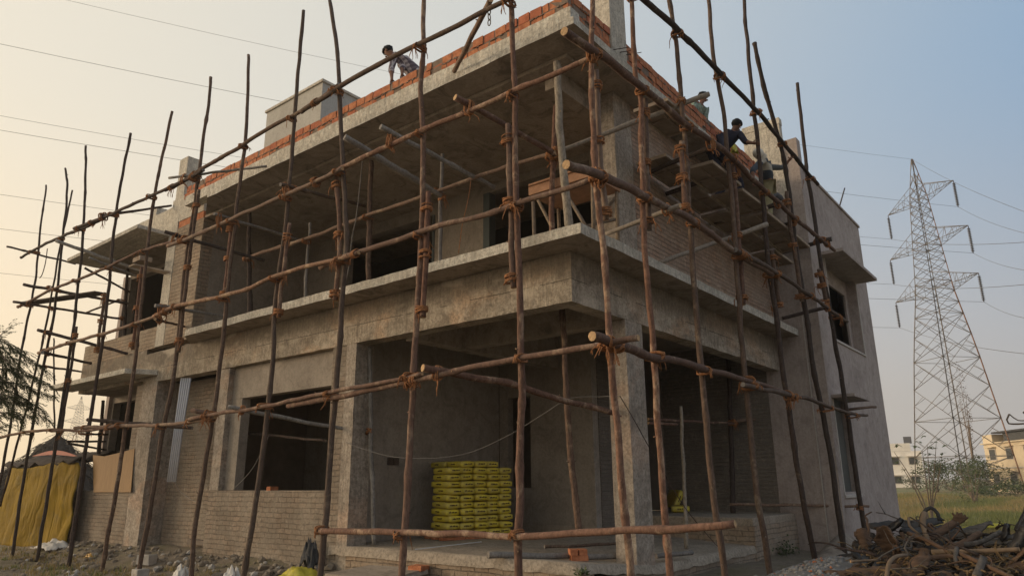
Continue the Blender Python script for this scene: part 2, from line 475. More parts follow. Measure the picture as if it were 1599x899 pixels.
tag(link('ground', bm, gm, origin=(0, 0, 0), smooth=True), kind='structure')

# ------------------------------------------------------------------ the unfinished house
HOUSE = empty('unfinished_house', (0, 0, 0))
tag(HOUSE, 'two-storey concrete and brick house shell under construction behind the pole scaffolding', 'house')
def part(name, mat, boxes, parent=None, label=None, bevel=0.008):
    bm = bmesh.new()
    for q in boxes: box(bm, *q)
    o = link(name, bm, mat, parent or HOUSE, origin=((boxes[0][0] + boxes[0][1]) / 2, (boxes[0][2] + boxes[0][3]) / 2, boxes[0][4]), bevel=bevel)
    if label: o['label'] = label
    return o

def rough_band(name, mat, x0, x1, y0, y1, z0, z1, step=0.12, amp=0.012, label=None, parent=None):
    """a cast concrete member whose faces wave a little, as rough shuttering leaves them"""
    bm = bmesh.new()
    def seg(a, b_): 
        n = max(1, int(abs(b_ - a) / step)); return [a + (b_ - a) * i / n for i in range(n + 1)]
    xs, ys, zs = seg(x0, x1), seg(y0, y1), seg(z0, z1)
    cache = {}
    def vt(x, y, z):
        k = (round(x, 4), round(y, 4), round(z, 4))
        if k not in cache:
            p = V((x, y, z))
            d = V((noise.noise(p * 2.3 + V((3, 0, 0))), noise.noise(p * 2.3 + V((0, 7, 0))), noise.noise(p * 2.3 + V((0, 0, 9))))) * amp
            d += V((noise.noise(p * 9), noise.noise(p * 9 + V((5, 5, 5))), noise.noise(p * 9 + V((9, 1, 4))))) * amp * 0.5
            if x in (x1,) or y in (y1,): d *= 0.2
            cache[k] = bm.verts.new(p + d)
        return cache[k]
    def sheet(A, B, f):
        for i in range(len(A) - 1):
            for j in range(len(B) - 1):
                bm.faces.new((f(A[i], B[j]), f(A[i + 1], B[j]), f(A[i + 1], B[j + 1]), f(A[i], B[j + 1])))
    sheet(ys, zs, lambda a, c: vt(x0, a, c)); sheet(ys, zs, lambda a, c: vt(x1, a, c))
    sheet(xs, zs, lambda a, c: vt(a, y0, c)); sheet(xs, zs, lambda a, c: vt(a, y1, c))
    sheet(xs, ys, lambda a, c: vt(a, c, z0)); sheet(xs, ys, lambda a, c: vt(a, c, z1))
    bmesh.ops.recalc_face_normals(bm, faces=bm.faces)
    o = link(name, bm, mat, parent or HOUSE, origin=((x0 + x1) / 2, (y0 + y1) / 2, z0))
    if label: o['label'] = label
    return o

# plinth, porch floor
bm = bmesh.new()
def pz(x, y):
    base = 0.64 - 0.19 * min(1, max(0, x / 2.0)) * min(1, max(0, (3.0 - y) / 3.0))
    return base + 0.008 * noise.noise(V((x * 2, y * 2, 0)))
nx, ny = 30, 25
gr = [[bm.verts.new((x0 := 5.8 * i / nx, y0 := 4.92 * j / ny, pz(x0, y0))) for i in range(nx + 1)] for j in range(ny + 1)]
for j in range(ny):
    for i in range(nx):
        bm.faces.new((gr[j][i], gr[j][i + 1], gr[j + 1][i + 1], gr[j + 1][i]))
# rolled mortar lip falling over the front edges
lipL = [bm.verts.new((-0.03, 4.92 * j / ny, 0.50 + 0.03 * noise.noise(V((0, j * 0.9, 1))))) for j in range(ny + 1)]
for j in range(ny): bm.faces.new((gr[j + 1][0], lipL[j + 1], lipL[j], gr[j][0]))
lipR = [bm.verts.new((5.8 * i / nx, -0.03, pz(5.8 * i / nx, 0) - 0.12 + 0.03 * noise.noise(V((i * 0.9, 0, 4))))) for i in range(nx + 1)]
for i in range(nx): bm.faces.new((gr[0][i], gr[0][i + 1], lipR[i + 1], lipR[i]))
lc = lipL[0]; lr = lipR[0]
bm.faces.new((gr[0][0], lipR[0], lipL[0]))
bmesh.ops.recalc_face_normals(bm, faces=bm.faces)
link('porch_floor', bm, FLOORM, HOUSE, origin=(2, 2, 0.5), smooth=True)
part('plinth_wall', BRICK_P, [(0.0, 0.3, -0.012, 4.49, -0.4, 0.56), (0.301, 5.79, -0.01, 0.25, -0.4, 0.42)], label='mortar-smeared brick plinth under the porch floor', bevel=0.02)
PLAT = part('porch_platform', FLOORM, [(5.8, 8.19, 0.0, 4.6, -0.3, 0.94)], label='raised brick platform at the end of the porch', bevel=0.02)
part('platform_brick_face', BRICK_P, [(5.76, 8.18, -0.028, 0.02, -0.3, 0.80), (5.772, 5.81, 0.021, 4.5, 0.35, 0.80)])
part('doorstep_slab', FLOORM, [(-1.0, -0.06, 3.3, 4.1, -0.3, 0.16)], bevel=0.02) if False else None

# columns
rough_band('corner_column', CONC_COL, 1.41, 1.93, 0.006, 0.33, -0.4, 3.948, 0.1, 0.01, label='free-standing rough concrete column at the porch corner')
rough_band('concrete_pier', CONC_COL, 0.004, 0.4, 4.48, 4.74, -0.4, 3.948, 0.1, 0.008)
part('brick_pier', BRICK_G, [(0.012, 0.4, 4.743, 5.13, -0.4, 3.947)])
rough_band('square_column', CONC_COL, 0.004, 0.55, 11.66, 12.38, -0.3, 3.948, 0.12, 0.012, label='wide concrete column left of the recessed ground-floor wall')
# ground floor walls
part('sill_wall', BRICK_G, [(0.01, 0.28, 5.133, 8.9, -0.3, 1.5)], label='brick wall under the big ground-floor window opening')
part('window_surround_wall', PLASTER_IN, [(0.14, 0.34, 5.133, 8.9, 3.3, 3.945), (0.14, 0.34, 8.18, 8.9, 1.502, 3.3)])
part('window_reveal', CONC_COL, [(0.02, 0.36, 8.56, 8.9, 1.503, 3.944)])
part('recessed_wall', BRICK_G, [(0.5, 0.75, 8.902, 11.655, -0.3, 3.945), (0.34, 0.5, 8.9, 9.0, -0.3, 3.944)])
part('brick_return', BRICK_G, [(0.02, 0.4, 12.385, 12.72, 1.45, 3.94)])
part('left_sill_wall', BRICK_G, [(0.0, 0.26, 12.385, 17.6, -0.3, 1.5)], label='low brick wall left of the wide column')
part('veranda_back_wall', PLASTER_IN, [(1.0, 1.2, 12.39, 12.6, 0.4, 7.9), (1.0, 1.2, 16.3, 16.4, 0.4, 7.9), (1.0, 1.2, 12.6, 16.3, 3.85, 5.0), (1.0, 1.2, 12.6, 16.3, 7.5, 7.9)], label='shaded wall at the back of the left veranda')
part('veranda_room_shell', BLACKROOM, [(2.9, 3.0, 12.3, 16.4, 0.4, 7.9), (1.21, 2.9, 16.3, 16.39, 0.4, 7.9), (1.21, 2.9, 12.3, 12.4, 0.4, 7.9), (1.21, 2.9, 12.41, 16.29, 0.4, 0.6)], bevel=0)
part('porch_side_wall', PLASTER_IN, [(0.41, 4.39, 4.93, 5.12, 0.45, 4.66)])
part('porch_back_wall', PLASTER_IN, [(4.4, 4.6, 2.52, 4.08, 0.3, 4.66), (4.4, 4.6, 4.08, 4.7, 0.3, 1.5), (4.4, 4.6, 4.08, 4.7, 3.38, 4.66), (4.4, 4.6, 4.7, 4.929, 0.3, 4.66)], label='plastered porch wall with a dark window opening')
part('wall_base_strip', CONC_SOF, [(4.385, 4.399, 2.52, 4.92, 0.45, 0.78)])  # thin blotchy strip along the foot of the porch back wall
part('porch_end_brickwork', BRICK_IN, [(4.6, 5.85, 2.5, 2.7, 0.3, 4.66)])
part('big_window_room_wall', PLASTER_IN, [(3.1, 3.2, 5.2, 10.1, 0.5, 4.6)])
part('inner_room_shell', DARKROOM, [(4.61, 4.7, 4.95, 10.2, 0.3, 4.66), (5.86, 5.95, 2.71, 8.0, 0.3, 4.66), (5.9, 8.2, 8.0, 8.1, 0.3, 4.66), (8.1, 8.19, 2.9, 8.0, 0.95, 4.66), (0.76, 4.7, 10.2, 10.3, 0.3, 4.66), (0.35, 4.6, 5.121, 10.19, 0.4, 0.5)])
part('porch_right_wall', BRICK_IN, [(8.2, 8.44, 0.3, 3.0, 0.3, 4.66)], label='rough unplastered block wall behind the porch platform')
part('block_side_wall', PLASTER, [(8.188, 8.42, -0.62, 0.299, -0.4, 7.77), (8.19, 8.42, 0.3, 4.0, 4.66, 7.77)], label='smooth plastered side wall of the projecting block')
part('roof_fin_wall', CONC_STUB, [(8.192, 8.36, -0.62, 0.27, 7.772, 9.94)], label='tall plastered fin wall rising above the roof')
part('roof_fin_coping', CONC_STUB, [(8.18, 8.37, -0.632, 0.282, 9.8, 9.97)])
part('corner_bead', PLASTER_W, [(8.176, 8.2, -0.632, -0.612, -0.3, 7.76)], label='white plaster edge running down the projecting block', bevel=0)
part('second_fin_wall', PLASTER, [(8.24, 8.5, -0.95, -0.622, -0.4, 9.36)], label='lower plastered fin beside the tall one')
# plastered block on the right
w = []
X0, X1, ZT = 8.5, 13.62, 8.62
w += [(X0, 9.42, -0.93, -0.68, 3.38, ZT), (9.42, 12.2, -0.93, -0.68, 6.72, ZT), (9.42, 12.2, -0.93, -0.68, 3.38, 4.76), (12.2, X1, -0.93, -0.68, -0.4, ZT),
      (9.78, 12.2, -0.93, -0.68, -0.4, 3.38), (8.5, 8.56, -0.93, -0.68, -0.4, 3.38), (8.56, 9.78, -0.93, -0.68, -0.4, 1.36)]
bm = bmesh.new()
for q in w: box(bm, *q)
bmesh.ops.remove_doubles(bm, verts=bm.verts, dist=0.0005)
o = link('block_front_wall', bm, PLASTER, HOUSE, origin=(11, -0.8, 0)); o['label'] = 'smooth grey plastered front of the projecting block'
part('block_end_wall', PLASTER, [(13.38, 13.619, -0.679, 6.0, -0.4, ZT)])
part('block_roof', CONC_SLAB, [(8.51, 13.37, -0.679, 6.0, 8.0, 8.12)])
part('block_coping', PLASTER, [(8.505, 13.65, -0.965, -0.66, 8.622, 8.69), (13.36, 13.65, -0.66, 6.0, 8.622, 8.69)])
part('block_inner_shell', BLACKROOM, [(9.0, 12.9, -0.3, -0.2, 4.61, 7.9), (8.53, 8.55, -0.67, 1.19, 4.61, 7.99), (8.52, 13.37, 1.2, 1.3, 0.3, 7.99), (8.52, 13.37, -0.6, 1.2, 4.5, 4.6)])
wn = part('block_window', PLASTER_W, [(9.37, 9.42, -0.95, -0.925, 4.72, 6.72), (12.2, 12.26, -0.95, -0.925, 4.72, 6.72), (9.37, 12.26, -0.96, -0.922, 4.68, 4.72)], label='wide upper window opening of the plastered block')
part('recess_frame', PLASTER, [(11.96, 12.199, -0.70, -0.64, 4.77, 6.71), (9.43, 11.96, -0.70, -0.64, 6.3, 6.71)], wn)
wn2 = part('narrow_window', PLASTER_W, [(8.555, 8.62, -0.95, -0.925, 1.3, 3.37), (9.72, 9.78, -0.95, -0.925, 1.3, 3.37), (8.56, 9.9, -0.97, -0.92, 1.24, 1.31)], label='tall narrow ground-floor window of the plastered block')
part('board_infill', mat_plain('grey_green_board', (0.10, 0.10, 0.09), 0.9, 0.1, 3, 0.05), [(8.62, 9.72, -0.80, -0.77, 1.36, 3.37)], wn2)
def wedge(name, x0, x1, ya, yb, z, t, parent=HOUSE, mat=CONC_SLAB, label=None):
    bm = bmesh.new(); box(bm, x0, x1, yb, ya, z, z + t)
    o = link(name, bm, mat, parent, origin=(x0, ya, z), bevel=0.006)
    if label: o['label'] = label
wedge('sunshade', 9.05, 12.35, -0.932, -1.45, 6.66, 0.08, mat=PLASTER, label='large concrete sunshade over the upper block window')
wedge('sunshade', 8.44, 9.75, -0.932, -1.42, 3.3, 0.07, mat=PLASTER, label='small concrete sunshade over the narrow window')

# first-floor beams
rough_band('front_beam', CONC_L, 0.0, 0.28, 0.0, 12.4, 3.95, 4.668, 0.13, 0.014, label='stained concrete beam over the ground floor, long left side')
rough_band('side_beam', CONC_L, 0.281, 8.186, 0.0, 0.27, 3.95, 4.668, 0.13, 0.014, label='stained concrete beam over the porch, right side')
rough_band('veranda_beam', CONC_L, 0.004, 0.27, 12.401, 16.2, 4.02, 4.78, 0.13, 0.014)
part('inner_beam', CONC_SOF, [(1.5, 1.75, 0.275, 3.3, 3.93, 4.66), (0.285, 4.39, 3.3, 3.55, 3.9, 4.66)])
part('veranda_parapet', BRICK_P, [(0.0, 0.22, 12.02, 16.2, 4.783, 5.32), (0.22, 1.6, 15.98, 16.2, 4.783, 5.32)], label='low brick parapet of the left upper veranda')
# slabs
bm = bmesh.new()
def slab(name, poly, z0, z1, mat, soffit, label=None, step=0.14, amp=0.01):
    bm = bmesh.new()
    prism(bm, poly, z0, z1)
    ed = [e for e in bm.edges if abs(e.verts[0].co.z - e.verts[1].co.z) < 1e-6]
    for e in list(ed):
        L = e.calc_length()
        if L > step * 2: bmesh.ops.subdivide_edges(bm, edges=[e], cuts=int(L / step))
    bmesh.ops.connect_verts_concave(bm, faces=bm.faces) if False else None
    for v in bm.verts:
        p = v.co * 3.1
        v.co += V((noise.noise(p), noise.noise(p + V((4, 4, 4))), noise.noise(p + V((8, 8, 1))))) * amp
    bm.normal_update()
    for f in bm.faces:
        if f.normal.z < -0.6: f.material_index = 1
    bmesh.ops.triangulate(bm, faces=[f for f in bm.faces if len(f.verts) > 4])
    o = link(name, bm, [mat, soffit], HOUSE, origin=(poly[0][0], poly[0][1], z0))
    if label: o['label'] = label
    return o
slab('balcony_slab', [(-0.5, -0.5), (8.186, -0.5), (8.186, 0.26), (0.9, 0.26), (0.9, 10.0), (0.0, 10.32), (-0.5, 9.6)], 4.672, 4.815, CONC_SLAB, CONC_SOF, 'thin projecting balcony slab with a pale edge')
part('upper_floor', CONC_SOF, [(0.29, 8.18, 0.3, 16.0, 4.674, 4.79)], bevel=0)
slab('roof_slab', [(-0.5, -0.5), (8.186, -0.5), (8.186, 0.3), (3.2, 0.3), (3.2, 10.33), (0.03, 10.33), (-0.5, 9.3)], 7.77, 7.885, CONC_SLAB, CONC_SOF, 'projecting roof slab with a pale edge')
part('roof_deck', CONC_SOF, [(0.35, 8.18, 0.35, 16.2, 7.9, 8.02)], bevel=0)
rough_band('roof_upstand', CONC_SLAB, -0.44, -0.2, -0.41, 10.45, 7.888, 8.12, 0.14, 0.012, label='pale concrete upstand along the left roof edge')
rough_band('roof_upstand', CONC_SLAB, -0.199, 8.18, -0.40, -0.2, 7.888, 8.03, 0.14, 0.008)
# upper floor
rough_band('upper_corner_column', CONC_COL, 1.39, 1.95, 0.006, 0.31, 4.816, 7.768, 0.1, 0.008, label='concrete column at the corner of the upper balcony')
part('upper_brick_wall', BRICK_R, [(1.951, 8.186, 0.0, 0.24, 4.82, 7.769)], label='unplastered red brick wall of the upper floor')
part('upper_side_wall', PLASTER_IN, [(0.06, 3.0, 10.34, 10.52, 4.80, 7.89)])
part('upper_brick_panel', BRICK_P, [(0.0, 0.28, 10.335, 11.6, 4.80, 7.72)], label='brick wall panel between the balcony and the left column')
rough_band('upper_column', CONC_STUB, -0.006, 0.3, 11.602, 12.02, 4.80, 8.1, 0.12, 0.008)
rough_band('lintel_beam', CONC_STUB, 0.0, 0.27, 10.40, 12.02, 7.9, 8.56, 0.13, 0.012, label='pale concrete beam end at roof level')
rough_band('left_roof_beam', CONC_STUB, 0.01, 0.27, 12.021, 14.1, 7.7, 8.4, 0.13, 0.012)
part('brick_filler', BRICK_NEW, [(0.012, 0.27, 10.40, 11.6, 7.722, 7.897)])
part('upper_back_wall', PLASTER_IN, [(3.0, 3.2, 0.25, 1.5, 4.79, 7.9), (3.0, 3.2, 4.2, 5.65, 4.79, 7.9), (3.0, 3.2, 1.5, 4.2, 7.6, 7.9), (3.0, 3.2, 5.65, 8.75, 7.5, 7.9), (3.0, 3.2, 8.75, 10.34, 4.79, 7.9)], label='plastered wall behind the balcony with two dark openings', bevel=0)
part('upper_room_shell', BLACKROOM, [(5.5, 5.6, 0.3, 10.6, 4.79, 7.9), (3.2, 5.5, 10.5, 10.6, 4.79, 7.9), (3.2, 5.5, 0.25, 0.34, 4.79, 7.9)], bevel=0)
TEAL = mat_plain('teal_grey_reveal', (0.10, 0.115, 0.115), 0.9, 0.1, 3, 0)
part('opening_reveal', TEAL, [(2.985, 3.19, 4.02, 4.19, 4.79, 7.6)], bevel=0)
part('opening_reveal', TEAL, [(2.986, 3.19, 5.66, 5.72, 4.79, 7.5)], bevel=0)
part('roof_beam', CONC_SOF, [(0.02, 0.25, -0.02, 10.33, 7.70, 7.768), (0.251, 3.0, 0.33, 0.55, 7.45, 7.767)])
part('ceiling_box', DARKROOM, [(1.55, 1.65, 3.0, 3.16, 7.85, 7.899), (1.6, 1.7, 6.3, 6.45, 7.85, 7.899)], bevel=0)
# sunshades on the left
bm = bmesh.new(); prism(bm, [(-0.8, 11.95), (-0.003, 11.95), (-0.003, 16.2), (-0.8, 16.2)], 7.60, 7.70)
o = link('sunshade', bm, CONC_SLAB, HOUSE, origin=(-0.4, 12, 7.6), bevel=0.01); o['label'] = 'thin concrete sunshade over the upper left veranda'
bm = bmesh.new(); prism(bm, [(-0.62, 12.0), (-0.003, 11.7), (-0.003, 16.6), (-0.62, 16.5)], 4.10, 4.22)
o = link('sunshade', bm, CONC_SLAB, HOUSE, origin=(-0.3, 12, 4.1), bevel=0.01); o['label'] = 'thin concrete sunshade over the lower left veranda'
bm = bmesh.new(); prism(bm, [(-0.003, 11.99), (1.0, 11.99), (1.0, 16.3), (-0.003, 16.2)], 7.61, 7.69)
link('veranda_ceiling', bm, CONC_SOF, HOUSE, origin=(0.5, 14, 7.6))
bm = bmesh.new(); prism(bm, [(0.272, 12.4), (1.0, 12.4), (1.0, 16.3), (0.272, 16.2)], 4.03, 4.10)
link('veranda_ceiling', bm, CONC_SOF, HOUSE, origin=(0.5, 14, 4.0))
part('veranda_end_jamb', PLASTER, [(0.9, 1.25, 16.402, 16.6, 0.4, 7.6)])
# column stubs above the roof
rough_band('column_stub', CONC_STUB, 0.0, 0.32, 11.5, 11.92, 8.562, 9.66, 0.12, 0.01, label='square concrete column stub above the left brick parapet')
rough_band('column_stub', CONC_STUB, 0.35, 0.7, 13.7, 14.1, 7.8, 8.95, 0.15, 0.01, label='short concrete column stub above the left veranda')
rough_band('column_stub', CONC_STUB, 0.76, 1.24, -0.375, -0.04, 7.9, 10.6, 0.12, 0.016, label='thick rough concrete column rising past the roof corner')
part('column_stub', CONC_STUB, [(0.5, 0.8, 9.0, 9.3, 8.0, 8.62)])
# starter bars on the column
bm = bmesh.new()
for s in range(3):
    p = at(958 + 10 * s, 78 + 4 * s, 1, -0.38)
    tube(bm, [p, p + V((0.02, -0.12, -0.02)), p + V((0.13, -0.2, 0.03))], 0.007, 5)
link('starter_bars', bm, BARK[3], HOUSE, origin=(1.6, 0, 8.2))
# stair head room on the roof
part('stair_room', mat_concrete('pale_render', (0.40, 0.38, 0.34), (0.47, 0.45, 0.41), 0.1, None, 0.2, 0, 0.12), [(1.2, 2.6, 7.72, 10.06, 8.03, 10.86)], label='pale rendered stair head room on the roof')
part('stair_room_coping', CONC_STUB, [(1.16, 2.64, 7.68, 10.10, 10.861, 10.93)])

# fresh brick parapet: every brick a little out of line
def brick_course(bm, p0, p1, nrm, z, depth=0.105, h=0.073, L=0.225, start=0.0):
    p0, p1 = V(p0), V(p1); d = (p1 - p0); T = d.length; d.normalize(); nrm = V(nrm)
    s = start
    while s < T - 0.05:
        l = min(L, T - s)
        if random.random() < 0.12: l *= 0.55
        c = p0 + d * (s + l / 2) + nrm * (-depth / 2 + random.uniform(-0.012, 0.012)) + V((0, 0, z + h / 2 + random.uniform(-0.004, 0.004)))
        a = random.uniform(-0.02, 0.02)
        dd = (d + nrm * a).normalized()
        obox(bm, c, dd, nrm, (0, 0, 1), l / 2 - 0.008, depth / 2, h / 2 - random.uniform(0.002, 0.009), 0 if random.random() < 0.7 else 1, 0.006)
        s += l + 0.004
BR2 = mat_plain('fresh_dark_brick', (0.38, 0.13, 0.07), 0.9, 0.3, 9, 0.6)
rr = random.Random(3)
def lumps(bm, a, c, z0, rows, n):
    for k in range(n):
        p = V(a).lerp(V(c), rr.random()); p.z = z0 + 0.15 * rr.randint(0, rows - 1)
        d = (V(c) - V(a)).normalized()
        obox(bm, p, d + V((0, 0, rr.uniform(-.2, .2))), d.cross(V((0, 0, 1))), (0, 0, 1), rr.uniform(.01, .045), rr.uniform(.004, .012), rr.uniform(.006, .016), 2, 0.005)
def parapet(name, label, core, courses, lumpargs, bh):
    bm = bmesh.new(); box(bm, *core, 2)
    for p0, p1, nrm, z, st in courses: brick_course(bm, p0, p1, nrm, z, h=bh, start=st)
    lumps(bm, *lumpargs)
    o = link(name, bm, [BRICK_NEW, BR2, MORTAR], HOUSE, origin=(core[0], core[2], core[4])); o['label'] = label
parapet('brick_parapet', 'freshly laid orange bricks along the left roof edge', (-0.352, -0.27, -0.32, 10.4, 8.122, 8.43),
        [((-0.36, -0.33, 0), (-0.36, 10.7 - 0.1 * k, 0), (-1, 0, 0), 8.13 + 0.158 * k, 0.11 * (k % 2)) for k in range(2)], ((-0.363, -0.3, 0), (-0.363, 10.3, 0), 8.126, 2, 190), 0.148)
parapet('brick_parapet', 'freshly laid orange bricks between the roof corner and the column', (-0.23, 0.75, -0.34, -0.26, 8.032, 8.445),
        [((-0.24, -0.35, 0), (0.76, -0.35, 0), (0, -1, 0), 8.035 + 0.139 * k, 0.11 * (k % 2)) for k in range(3)], ((-0.2, -0.353, 0), (0.7, -0.353, 0), 8.035, 3, 20), 0.13)
parapet('brick_parapet', 'freshly laid orange bricks along the right roof edge', (1.25, 8.1, -0.34, -0.26, 8.032, 8.445),
        [((1.245, -0.35, 0), (8.15, -0.35, 0), (0, -1, 0), 8.035 + 0.139 * k, 0.11 * (k % 2)) for k in range(3)], ((1.3, -0.353, 0), (8.0, -0.353, 0), 8.035, 3, 100), 0.13)
# white conduit strip hanging in the recess
CB = empty('conduit_bundle', (0.05, 10.45, 1.7))
tag(CB, 'bundle of pale grey conduit pipes hanging down the recessed wall', 'pipes')
cm = mat_plain('pale_conduit', (0.48, 0.5, 0.56), 0.5, 0.1, 5, 0)
for k in range(5):
    bm = bmesh.new()
    a = at(262 + k * 3.0, 752, 0, 0.05); c = at(284 + k * 3.4, 590, 0, 0.05)
    tube(bm, [a, (a + c) / 2 + V((0, 0.01 * k, 0)), c], 0.024, 6)
    link('conduit_pipe', bm, cm, CB, origin=a)
# plywood sheet leaning in the veranda
bm = bmesh.new()
pts = [at(148, 768, 0, -0.02), at(206, 768, 0, -0.02), at(212, 700, 0, 0.02), at(190, 706, 0, 0.02), at(165, 712, 0, 0.02), at(147, 710, 0, 0.02)]
vs1 = [bm.verts.new(p + V((-0.03, 0, 0))) for p in pts]; vs2 = [bm.verts.new(p + V((-0.018, 0, 0))) for p in pts]
bm.faces.new(vs1); bm.faces.new(list(reversed(vs2)))
for i in range(len(pts)): bm.faces.new((vs1[i], vs2[i], vs2[(i + 1) % 6], vs1[(i + 1) % 6]))
bmesh.ops.recalc_face_normals(bm, faces=bm.faces)
tag(link('plywood_sheet', bm, mat_plain('warm_plywood', (0.27, 0.165, 0.075), 0.7, 0.15, 3, 0.1, 0, (1, 6, 1))), 'tan plywood sheet standing on the low wall of the left veranda', 'plywood')

# ------------------------------------------------------------------ scaffolding poles
XF, YF = -1.25, -1.25       # planes of the outer rows
POLES = []                  # (object, path, radius, kind)
def pole(name, label, pts3, r, mat=0, taper=0.75, group=None, kind='v', jit=0.012, knots=True):
    path = catmull(pts3, 0.11); r *= 0.84 if kind in 'vhst' else 0.92
    s0 = random.uniform(0, 50)
    n = len(path); rads = []
    for i, p in enumerate(path):
        t = i / max(1, n - 1)
        k = 1 + 0.09 * noise.noise(V((s0, i * 0.16, 0))) + 0.06 * noise.noise(V((s0, i * 0.7, 3)))
        if knots and random.random() < 0.06: k += random.uniform(0.12, 0.3)
        rads.append(r * (1 + (taper - 1) * t) * k)
        if 0 < i < n - 1:
            path[i] = p + V((noise.noise(V((i * 0.22, s0, 0))), noise.noise(V((i * 0.22, s0, 5))), noise.noise(V((i * 0.22, s0, 9))))) * jit * 1.5
    bm = bmesh.new()
    tube(bm, path, rads, 9, 0, 1)
    for v in bm.verts: v.co += V((noise.noise(v.co * 30), noise.noise(v.co * 30 + V((5, 0, 0))), noise.noise(v.co * 30 + V((0, 5, 0))))) * r * 0.07
    if knots:
        for _ in range(int(n * 0.08)):      # stubs of cut twigs
            i = random.randint(2, n - 3) if n > 6 else 1
            d = V((random.uniform(-1, 1), random.uniform(-1, 1), random.uniform(-0.2, 0.6))).normalized()
            tube(bm, [path[i], path[i] + d * (rads[i] + random.uniform(0.008, 0.03))], [r * 0.32, r * 0.2], 5, 0, 1)
    o = link(name, bm, [BARK[mat], CUT if mat in (0, 2, 4, 6) else BARK[5]], None, origin=path[0])
    tag(o, label, 'scaffold pole', group)
    POLES.append((o, path, rads, kind))
    return o

GV = 'upright poles of the scaffolding'
GL = 'long horizontal poles of the scaffolding'
GT = 'cross poles between scaffolding and house'
def vpole(label, px, r, mat=0, plane=(0, XF), splice=None, r2=None):
    """upright pole: photo path from foot to top, lying in the plane of its row"""
    pts = [at(u, v, *plane) for u, v in reversed(px)]
    if px[-1][1] > 884 or px[-1][1] >= 860:
        d = (pts[0] - pts[1]).normalized()
        g = gh(pts[0].x, pts[0].y)
        if pts[0].z > g + 0.02: pts[0] = pts[0] + d * min(0.9, (pts[0].z - g) / max(0.3, -d.z)); 
        pts[0].z = min(pts[0].z, g - 0.03)
    o = pole('upright_pole', label, pts, r, mat, 0.72, GV, 'v')
    if splice:                                  # a second pole lashed alongside, over this stretch
        a, b_, off, m2 = splice
        pp = [at(u + off, v, *plane) + V((-0.01, -0.01, 0)) for u, v in reversed([q for q in px if a <= q[1] <= b_])]
        if len(pp) >= 2:
            pole('upright_pole', 'spliced length on the ' + label, pp, r * 0.85, m2, 0.9, GV, 's')
    return o

L = (0, XF)
vpole('leftmost upright pole, half hidden by the feathery tree', [(72, 289), (61, 380), (54, 442), (42, 505), (30, 570), (20, 640), (6, 720), (-8, 790)], 0.042, 3, (0, XF + 0.1))
vpole('upright pole left of the yellow tarpaulin, second from the left', [(102, 263), (105, 300), (97, 380), (85, 486), (66, 580), (49, 677), (35, 760), (20, 860)], 0.045, 3, (0, XF - 0.02))
vpole('slanting upright pole crossing the second from the left', [(113, 297), (104, 340), (93, 389), (75, 492), (60, 560), (38, 650), (14, 740), (0, 790)], 0.036, 3, (0, XF + 0.2))
vpole('upright pole in front of the yellow tarpaulin', [(134, 228), (133, 290), (129, 380), (121, 450), (115, 510), (101, 607), (89, 680), (75, 770), (58, 872)], 0.047, 3, L, (480, 690, 5, 3))
vpole('upright pole footed in the weeds before the low wall', [(204, 208), (182, 328), (169, 457), (158, 546), (140, 660), (125, 760), (106, 887)], 0.05, 3, L, (450, 600, -5, 1))
vpole('upright pole crossing the lower left sunshade and the low wall', [(269, 174), (242, 301), (227, 417), (213, 546), (198, 655), (182, 760), (158, 893)], 0.05, 1, L, (410, 560, -5, 0))
vpole('upright pole standing on the white concrete block', [(329, 121), (327, 150), (307, 297), (289, 426), (275, 550), (267, 613), (253, 680), (236, 785), (218, 885)], 0.052, 1, L, (290, 560, 4, 1))
vpole('upright pole with a tiny twig near its top', [(388, 86), (385, 195), (378, 260), (368, 340), (354, 469), (345, 560), (330, 667), (308, 800), (298, 899)], 0.05, 1, L, (330, 480, -4, 0))
vpole('upright pole crossing the stair room and the big ground-floor window', [(474, 17), (468, 83), (460, 178), (455, 250), (446, 349), (434, 440), (428, 496), (427, 550), (412, 690), (396, 810), (379, 899)], 0.052, 1, L, (340, 500, 7, 2))
vpole('wavy upright pole in front of the brick pier', [(510, -40), (515, 0), (525, 67), (529, 122), (533.6, 222), (536, 270), (541, 367), (534, 470), (529, 550), (518, 680), (509, 800), (500, 899)], 0.055, 1, L, (260, 480, -10, 2))
vpole('upright pole passing the man in the checked shirt', [(661, -60), (661.5, 0), (661.5, 70), (657, 139), (661, 222), (660, 300), (657, 385), (651, 496), (645, 600), (640, 700), (634, 800), (627, 899)], 0.056, 2, L, (280, 500, 9, 0))
vpole('upright pole in front of the right edge of the yellow bags', [(794, -60), (797, 0), (804, 139), (803, 195), (806, 300), (809, 367), (812, 450), (815, 560), (814, 660), (811, 800), (809, 899)], 0.055, 0, L, (195, 450, -10, 2))
vpole('upright pole at the building corner, in front of the porch column', [(927, -60), (925, 0), (924, 70), (922.5, 111), (928, 222), (932, 290), (938, 345), (948, 470), (955, 560), (962, 650), (970, 750), (986, 899)], 0.05, 2, (1, YF), (111, 360, 8, 6))
vpole('first upright pole right of the building corner', [(983, -60), (986.5, 0), (992, 111), (1000, 156), (1002, 245), (1006, 360), (1011, 440), (1016, 496), (1022, 570), (1029, 680), (1037, 790), (1047, 899)], 0.05, 2, (1, YF), (150, 400, 7, 1))
vpole('second upright pole right of the building corner', [(1038, -60), (1045, 0), (1053, 47), (1062, 133), (1070, 222), (1076, 325), (1084, 440), (1092, 540), (1102, 650), (1115, 780), (1134, 899)], 0.052, 1, (1, YF), (215, 360, -6, 2))
